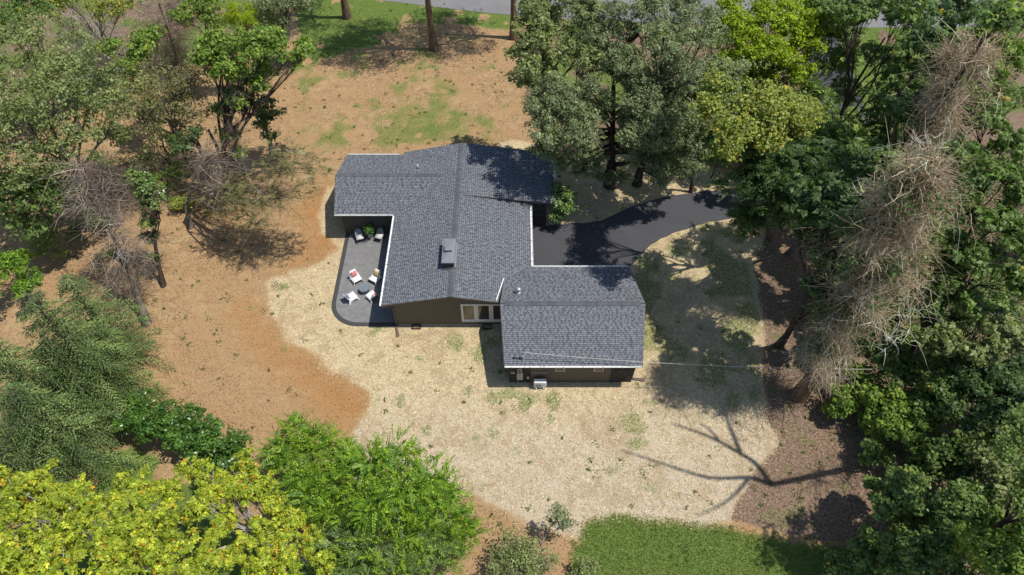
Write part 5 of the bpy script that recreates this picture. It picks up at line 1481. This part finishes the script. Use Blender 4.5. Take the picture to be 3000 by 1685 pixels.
plant('woodland_maple', 'tree', 'bright green crown at the far road corner of the eastern woods', [(2880,70,16,70),(2980,40,16,80),(2960,160,15,66),(2900,220,15,44)], n=5200, pal='bright', r0=0.26, **mt)
b = at(3060, 760)
t = empty('vine_tangle', tuple(b), 'pale dead vine column at the outer edge of the eastern woods', 'dead vines')
P_ = np.array([b, b + (0, 0, 4), b + (0.1, 0.2, 9), b + (0, 0.3, 13)])
fork_tree(t, b, [(P_, 0.25, 0.1)], 0.2, 'bark_grey', 'stem')
vines('dead_vines', t, b, P_, 1600, [1.0, 1.4, 1.5, 1.2], 1.7, (0.30, 0.25, 0.19), 0.1, 0.4, 0.015)
plant('woodland_maple', 'tree', 'slim mid green tree filling behind the driveway arch', [(2090,270,9.4,50),(2110,330,8.4,50),(2060,300,8.6,40),(2090,390,6,44)], n=4600, pal='mid', r0=0.14, **mt)
plant('woodland_maple', 'tree', 'yellow green thicket tree between sumac and lime crown', [(2160,260,8.6,50),(2250,270,8.4,56),(2330,270,8,54),(2390,400,6,50),(2300,460,5,56),(2200,450,4.6,56)], n=7000, pal='bright', r0=0.14, **mt)
plant('woodland_maple', 'tree', 'dark maple filling behind the mimosas at the mulch head', [(2520,600,9,66),(2560,680,8.4,60),(2490,560,10,50),(2540,520,10.6,60)], n=6500, pal='dark', r0=0.2, **mt)
plant('woodland_maple', 'tree', 'leafy maple behind the second vine trunk', [(2760,420,12,70),(2820,430,13,64),(2780,520,11,66),(2740,600,9.6,56),(2850,200,16,60),(2780,330,14,50)], n=8500, pal='mid', r0=0.24, **mt)
plant('woodland_maple', 'tree', 'leafy maple at the outer road side behind all vines', [(2560,160,12,40),(2700,240,13,60),(2620,200,11,44),(2780,130,15,60),(2900,300,14,60)], n=6000, pal='mid', r0=0.24, **mt)
for px, py, z, r, pal, lab in ((2560,470,3,60,'mid','low leafy bush under the dark maple by the lawn gap'),(2640,560,3,70,'mid','wide leafy bush between the two vine columns'),(2600,760,3,60,'dark','dark bush directly behind the pale vine column'),
        (2690,680,4,70,'mid','leafy bush between second vine trunk and clumpy maples'),(2640,880,3,70,'mid','broad leafy bush behind the lower half of the vine column'),(2700,980,2.6,60,'bright','bright low bush under the clumpy maple with hollows'),
        (2560,960,2.6,44,'mid','small bush against the vine column trunk'),(2800,920,4,70,'dark','dark bush in the hollow under the clumpy maple'),(2900,880,5,70,'mid','tall bush under the tallest clumpy maple'),
        (2820,1080,4,60,'bright','bright bush below the maple with pale clumps'),(2980,1150,5,70,'mid','bush beside the tangled dark bush at the outer edge'),(2620,350,4,60,'dark','dark bush beneath the lawn gap maple'),
        (2740,1330,3.4,60,'mid','bush between the ivy mound and the dark hollow bush'),(2850,1300,4,64,'mid','bush at the foot of the tall dead tree'),(2900,1540,3.6,70,'mid','bush hidden under the large corner bush'),
        (2700,1510,2.6,56,'mid','bush between the round yellow green bush and the bright one'),(2960,960,5,60,'dark','dark bush behind the maple with pale clumps'),(2960,270,7,70,'mid','leafy bush at the outer road side of the woods'),(2990,470,7,60,'mid','leafy bush under the tall maple at the outer edge'),(2110,100,6,60,'mid','bush between the silvery tree and the lime crown'),(1690,120,6,60,'dark','dark bush low between oak and silvery tree'),(2440,330,4,60,'bright','bright bush under the light mimosa'),(2560,1330,1.4,40,'mid','small low bush at the top of the mulch slope'),
        (2100,440,3,50,'bright','low bush at the driveway verge under the yellowing tree'),(2000,300,5,60,'dark','dark filler bush beneath the silvery tree'),(1880,330,4,60,'dark','dark filler bush behind the driveway trunk'),(2150,200,5,60,'mid','bush beneath the lime crown'),(1700,300,5,60,'dark','dark filler bush under the lawn side oak')):
    plant('understorey_bush', 'shrub', lab, [(px,py,z,r),(px+r*0.7,py+r*0.3,z*0.8,r*0.7),(px-r*0.6,py+r*0.4,z*0.7,r*0.65)], 3000*(r/65)**2, 0.18, pal, group='bushes on the floor of the eastern woods', wide=0.7, r0=0.06, bark='bark_dark', dens=0.8)
# tall dead tree, its crown out of the picture: only its shadow and lower stem show
b = at(2840, 1330)
def shade_pt(px, py, z):
    g = at(px, py); return np.array([g[0] - SHX * z, g[1] - SHY * z, z])
fk = shade_pt(2260, 1420, 20.5)
t = empty('dead_tree', tuple(b), 'tall bare dead tree rising from the lower eastern undergrowth', 'tree')
f2 = shade_pt(2195, 1400, 22); f3 = shade_pt(2170, 1330, 22.5); 
fork_tree(t, b, [([b + (0, 0, -0.1), b + (0.2, 0.1, 6), (b + fk) / 2 + (0.2, 0, 3), fk], 0.22, 0.18),
                 ([fk, f2, shade_pt(2080, 1400, 24), shade_pt(1960, 1365, 26), shade_pt(1820, 1318, 28)], 0.18, 0.04),
                 ([fk, shade_pt(2215, 1360, 22), f3, shade_pt(2090, 1285, 24), shade_pt(2010, 1255, 25.5), shade_pt(1965, 1238, 26.5)], 0.18, 0.04),
                 ([f3, shade_pt(2150, 1280, 24), shade_pt(2130, 1230, 25), shade_pt(2118, 1180, 26)], 0.16, 0.06),
                 ([shade_pt(2110, 1295, 23.6), shade_pt(2080, 1260, 24.6), shade_pt(2050, 1240, 25)], 0.10, 0.04),
                 ([f2, shade_pt(2160, 1440, 23), shade_pt(2120, 1475, 24), shade_pt(2040, 1512, 25)], 0.13, 0.04)], 0.4, 'bark_grey')
vines('dead_vines', t, b, [b + (0, 0, 1.0), b + (0.3, 0.1, 6), (b + fk) / 2 + (0.2, 0, 3), fk * 0.8 + b * 0.2], 700, [0.6, 1.2, 1.2, 0.9], 1.4, (0.2, 0.16, 0.12), 0.1, 0.6, 0.014)
# lower eastern undergrowth
ub = dict(leaf=0.19, wide=0.7, clump=0.34, shell=0.4, per=44, twigs=0.4, r0=0.06, bark='bark_dark')
for lab, sp, n, pal in (('rounded mid green bush beside the foot of the vine column', [(2480,1160,1.6,52),(2520,1110,2,56),(2440,1200,1,40)], 2600, 'bright'),
        ('sprawling bright green bush behind the mulch slope', [(2590,1190,2.4,70),(2640,1240,2.4,66),(2560,1250,1.4,46)], 4200, 'bright'),
        ('dark bush mound under the lower maple', [(2650,1080,3.4,72),(2730,1100,4,74),(2590,1040,3,50)], 5200, 'mid'),
        ('dark ivy mound at the dead tree foot', [(2720,1220,3,72),(2780,1170,4,72),(2700,1300,2,50)], 5200, 'mid'),
        ('tangled dark bush along the outer wood edge', [(2860,1130,5,80),(2950,1120,5.6,80),(2850,1220,4.4,70),(2940,1230,5,70)], 7600, 'dark'),
        ('pale green bush at the outer wood edge above the bottom lawn', [(2980,1330,5.6,66),(2930,1400,5.4,62),(2990,1450,6,66),(2880,1330,4.4,46)], 5600, 'olive'),
        ('round yellow green bush standing over the mulch slope', [(2630,1420,4.0,50),(2670,1460,4.2,54),(2600,1480,3.4,48),(2690,1410,3.8,34),(2560,1420,2.4,26)], 5200, 'fern'),
        ('bright bush east of the round yellow green one', [(2800,1470,5,56),(2850,1520,5.2,66),(2780,1550,4.6,60),(2880,1450,5,40)], 5600, 'fern'),
        ('large leafy bush in the lower outer corner', [(2950,1560,6,76),(2890,1630,6,80),(2980,1660,6.4,80)], 7000, 'bright'),
        ('dark green bush at the lawn end of the woods', [(2700,1610,3.6,74),(2620,1640,3,66),(2780,1660,4,76),(2660,1560,2.6,50)], 7400, 'mid'),
        ('low dark shrub spilling onto the bottom lawn', [(2520,1640,1.8,50),(2460,1670,1.6,46),(2560,1590,1.6,40),(2530,1690,2,50)], 3800, 'mid'),
        ('dark hollow bush between round bush and outer edge', [(2770,1360,2.4,64),(2700,1370,1.6,40),(2830,1400,2.6,50)], 3600, 'dark'),
        ('small dark bush under the mulch edge maple', [(2420,1010,1.4,34),(2500,1010,2,40)], 1600, 'mid')):
    plant('understorey_bush', 'shrub', lab, sp, n, pal=pal, **ub)
bb = np.array([23.2, -20.4, 0.0])
lb = [(bb + np.array(o), r, 0.8) for o, r in (((0, 0, 15), 2.2), ((-1.6, 0.8, 13), 2.0), ((1.5, -1.0, 13), 2.1), ((-0.6, -1.8, 12), 1.9), ((0.4, 2.0, 12), 1.9))]
t = empty('broadleaf_tree', tuple(bb), 'tall slim tree rising behind the dark bushes at the lawn end', 'tree')
fl, _o = sublobes(lb)
P, N, C, cl = crown_points(fl, 9000)
V, F, cc = leaf_geo(P, N, 0.2, 0.13, tint(len(P), *GREENS['mid'], 0.25, 0.2, cl))
link('crown', make_mesh('crown', V - bb, F, M['leaf'], cc), t)
V, F = trunk_mesh(bb, bb + np.array([0.2, 0.1, 13.5]), 0.2, lb, [np.zeros((0, 3))] * len(lb), 0.0, bend=0.02)
link('trunk', make_mesh('trunk', V - bb, F, M['bark_dark'], None, True), t)
# tall trees by the road whose crowns stand above the picture
for lab, px, py, h, n in (('tall pine trunk at the road end of the lawn, lawn corner one', 1018, 52, 19, 9000), ('tall pine with scaly brown trunk in the middle of the front lawn', 1272, 145, 20, 13000), ('tall pine trunk against the grey green trees by the road', 1505, 112, 20, 12000)):
    b = at(px, py)
    lb = [(b + np.array([dx, dy, h - k]), r, 0.6) for dx, dy, k, r in ((0, 0, 0, 1.9), (2.1, 0.9, 2.2, 2.2), (-2.2, 0.4, 3.0, 2.2), (0.6, -2.4, 4.0, 2.2), (-0.7, 2.5, 3.4, 2.2), (2.8, -1.6, 5.2, 1.9), (-2.8, -1.8, 5.6, 1.9), (0.5, 3.2, 6.0, 1.9))]
    t = empty('pine_tree', tuple(b), lab, 'tree', 'tall pines by the road')
    P, N, C, cl = crown_points(lb, n, 0.4, 0.3)
    T_ = RNG.normal(size=P.shape)
    V, F, cc = leaf_geo(P, N, 0.34, 0.09, tint(len(P), (0.07, 0.11, 0.03), (0.12, 0.16, 0.04)), T_)
    link('crown', make_mesh('crown', V - b, F, M['needle'], cc), t)
    V, F = trunk_mesh(b, b + np.array([-0.4, 0.2, h - 1.0]), 0.36, lb, C, 0.4, bend=0.01)
    link('trunk', make_mesh('trunk', V - b, F, M['bark_brown'], None, True), t)

# ---------------------------------------------------------------- ground cover, all of it uncountable
def scatter(n, x0, x1, y0, y1):
    return RNG.uniform(x0, x1, n), RNG.uniform(y0, y1, n)
def clear_of_house(x, y):
    h = (x > -13) & (x < -7.9) & (y > -3.6) & (y < 11.6) | (x > -8.1) & (x < 2.7) & (y > -3.5) & (y < 11.8) | (x > -0.3) & (x < 7.9) & (y > -8.1) & (y < 0)
    d = sdist(dpoly, x, y) > -0.1
    return ~h & ~d
def blades(name, label, cat, x, y, L, Wd, up, lo, hi, mat, zoff=0.02, v=0.25):
    n = len(x)
    P = np.stack([x, y, np.full(n, zoff)], 1)
    a = RNG.random(n) * 2 * math.pi
    T = np.stack([np.cos(a), np.sin(a), up * (0.4 + RNG.random(n))], 1); T = unit(T)
    N = unit(np.stack([-np.cos(a) * up, -np.sin(a) * up, np.ones(n)], 1) + RNG.normal(size=(n, 3)) * 0.25)
    L = L * np.exp(RNG.normal(0, 0.3, n))
    P[:, 2] += np.abs(T[:, 2]) * L * 0.5
    V, F, cc = leaf_geo(P, N, L, Wd, tint(n, lo, hi, 0.4, v), T, 0.0)
    o = link(name, make_mesh(name, V, F, M[mat], cc))
    return tag(o, label, cat, kind='stuff')
x, y = scatter(95000, -26, 27, -19, 13)
s_, l_, m_, o_ = zones(x, y)
k = (s_ * (0.35 + 1.1 * fnoise(x, y, 1.1, 91)) > 0.06 + 0.75 * RNG.random(len(x))) & clear_of_house(x, y)
blades('straw_stalks', 'pale straw strewn over the seeded ground', 'straw', x[k], y[k], 0.22, 0.026, 0.10, (0.42, 0.33, 0.18), (0.76, 0.65, 0.43), 'twig', 0.012, 0.35)
x, y = scatter(420000, -46, 44, -22, 44)
s_, l_, m_, o_ = zones(x, y)
k = (l_ > 0.25 + 0.55 * RNG.random(len(x))) & clear_of_house(x, y) & (sdist(np.concatenate([rn, (rn + np.array([0.8, 6.2]))[::-1]]), x, y) < -0.1)
xg, yg = x[k][:52000], y[k][:52000]
x2, y2 = scatter(40000, 3, 26, -23, -15)
k2 = cover([P_LAWN[0]], x2, y2, 0.8) > 0.3 + 0.5 * RNG.random(40000)
xg, yg = np.concatenate([xg, x2[k2]]), np.concatenate([yg, y2[k2]])
blades('grass', 'short green grass in lawns and patches', 'grass', xg, yg, 0.13, 0.028, 1.2, (0.085, 0.145, 0.028), (0.215, 0.27, 0.07), 'leaf', 0.0, 0.35)
# weeds: little rosettes on clay, straw and mulch
cx_, cy_ = scatter(4200, -44, 40, -20, 40)
s_, l_, m_, o_ = zones(cx_, cy_)
keep = clear_of_house(cx_, cy_) & (RNG.random(4200) < np.where(s_ > 0.5, 0.20, np.where(m_ > 0.5, 0.55, 0.38))) & (o_ < 0.3)
cx_, cy_ = cx_[keep], cy_[keep]
r_ = 0.10 + 0.30 * RNG.random(len(cx_)) ** 2
idx = RNG.integers(0, len(cx_), 24000)
wx_ = cx_[idx] + RNG.normal(size=24000) * r_[idx] * 0.6; wy_ = cy_[idx] + RNG.normal(size=24000) * r_[idx] * 0.6
blades('weeds', 'small weeds sprouting from clay, straw and mulch', 'weeds', wx_, wy_, 0.13, 0.06, 0.8, (0.08, 0.13, 0.03), (0.17, 0.20, 0.06), 'leaf', 0.01)
# clods and dead leaves on the clay
x, y = scatter(110000, -44, 30, -20, 40)
s_, l_, m_, o_ = zones(x, y)
k = (s_ < 0.4) & (l_ < 0.5) & clear_of_house(x, y) & (fnoise(x, y, 3.0, 71) > 0.46)
blades('dead_leaves', 'dry brown leaf litter and stubble on the clay', 'leaf litter', x[k][:34000], y[k][:34000], 0.11, 0.05, 0.35, (0.15, 0.095, 0.055), (0.36, 0.25, 0.15), 'twig', 0.006, 0.35)
x, y = scatter(60000, 12, 45, -22, 34)
k = (cover([P_MULCH[0]], x, y, 0.5) > 0.5) & clear_of_house(x, y)
blades('wood_chips', 'shredded bark mulch and twigs on the slope', 'mulch', x[k][:24000], y[k][:24000], 0.17, 0.035, 0.15, (0.16, 0.10, 0.065), (0.40, 0.31, 0.23), 'twig', 0.01, 0.4)
# ivy carpet in the eastern woods
x, y = scatter(90000, 18, 46, -22, 30)
k = (cover([pts([(2440,1200),(2480,1290),(2560,1380),(2560,1500),(2640,1700),(3500,1900),(3500,500),(2800,500),(2560,900)])], x, y, 3.0) * (0.4 + fnoise(x, y, 2.5, 81)) > 0.62)
x, y = x[k][:26000], y[k][:26000]
n = len(x); z = 0.1 + 0.5 * RNG.random(n) * fnoise(x, y, 1.6, 85) * 2
V, F, cc = leaf_geo(np.stack([x, y, z], 1), unit(RNG.normal(size=(n, 3)) * 0.5 + np.array([0, 0, 1.0])), 0.17, 0.13, tint(n, (0.06, 0.105, 0.028), (0.12, 0.18, 0.04)))
tag(link('ivy_carpet', make_mesh('ivy_carpet', V, F, M['leaf'], cc)), 'low ivy carpet on the floor of the eastern woods', 'ivy', kind='stuff')
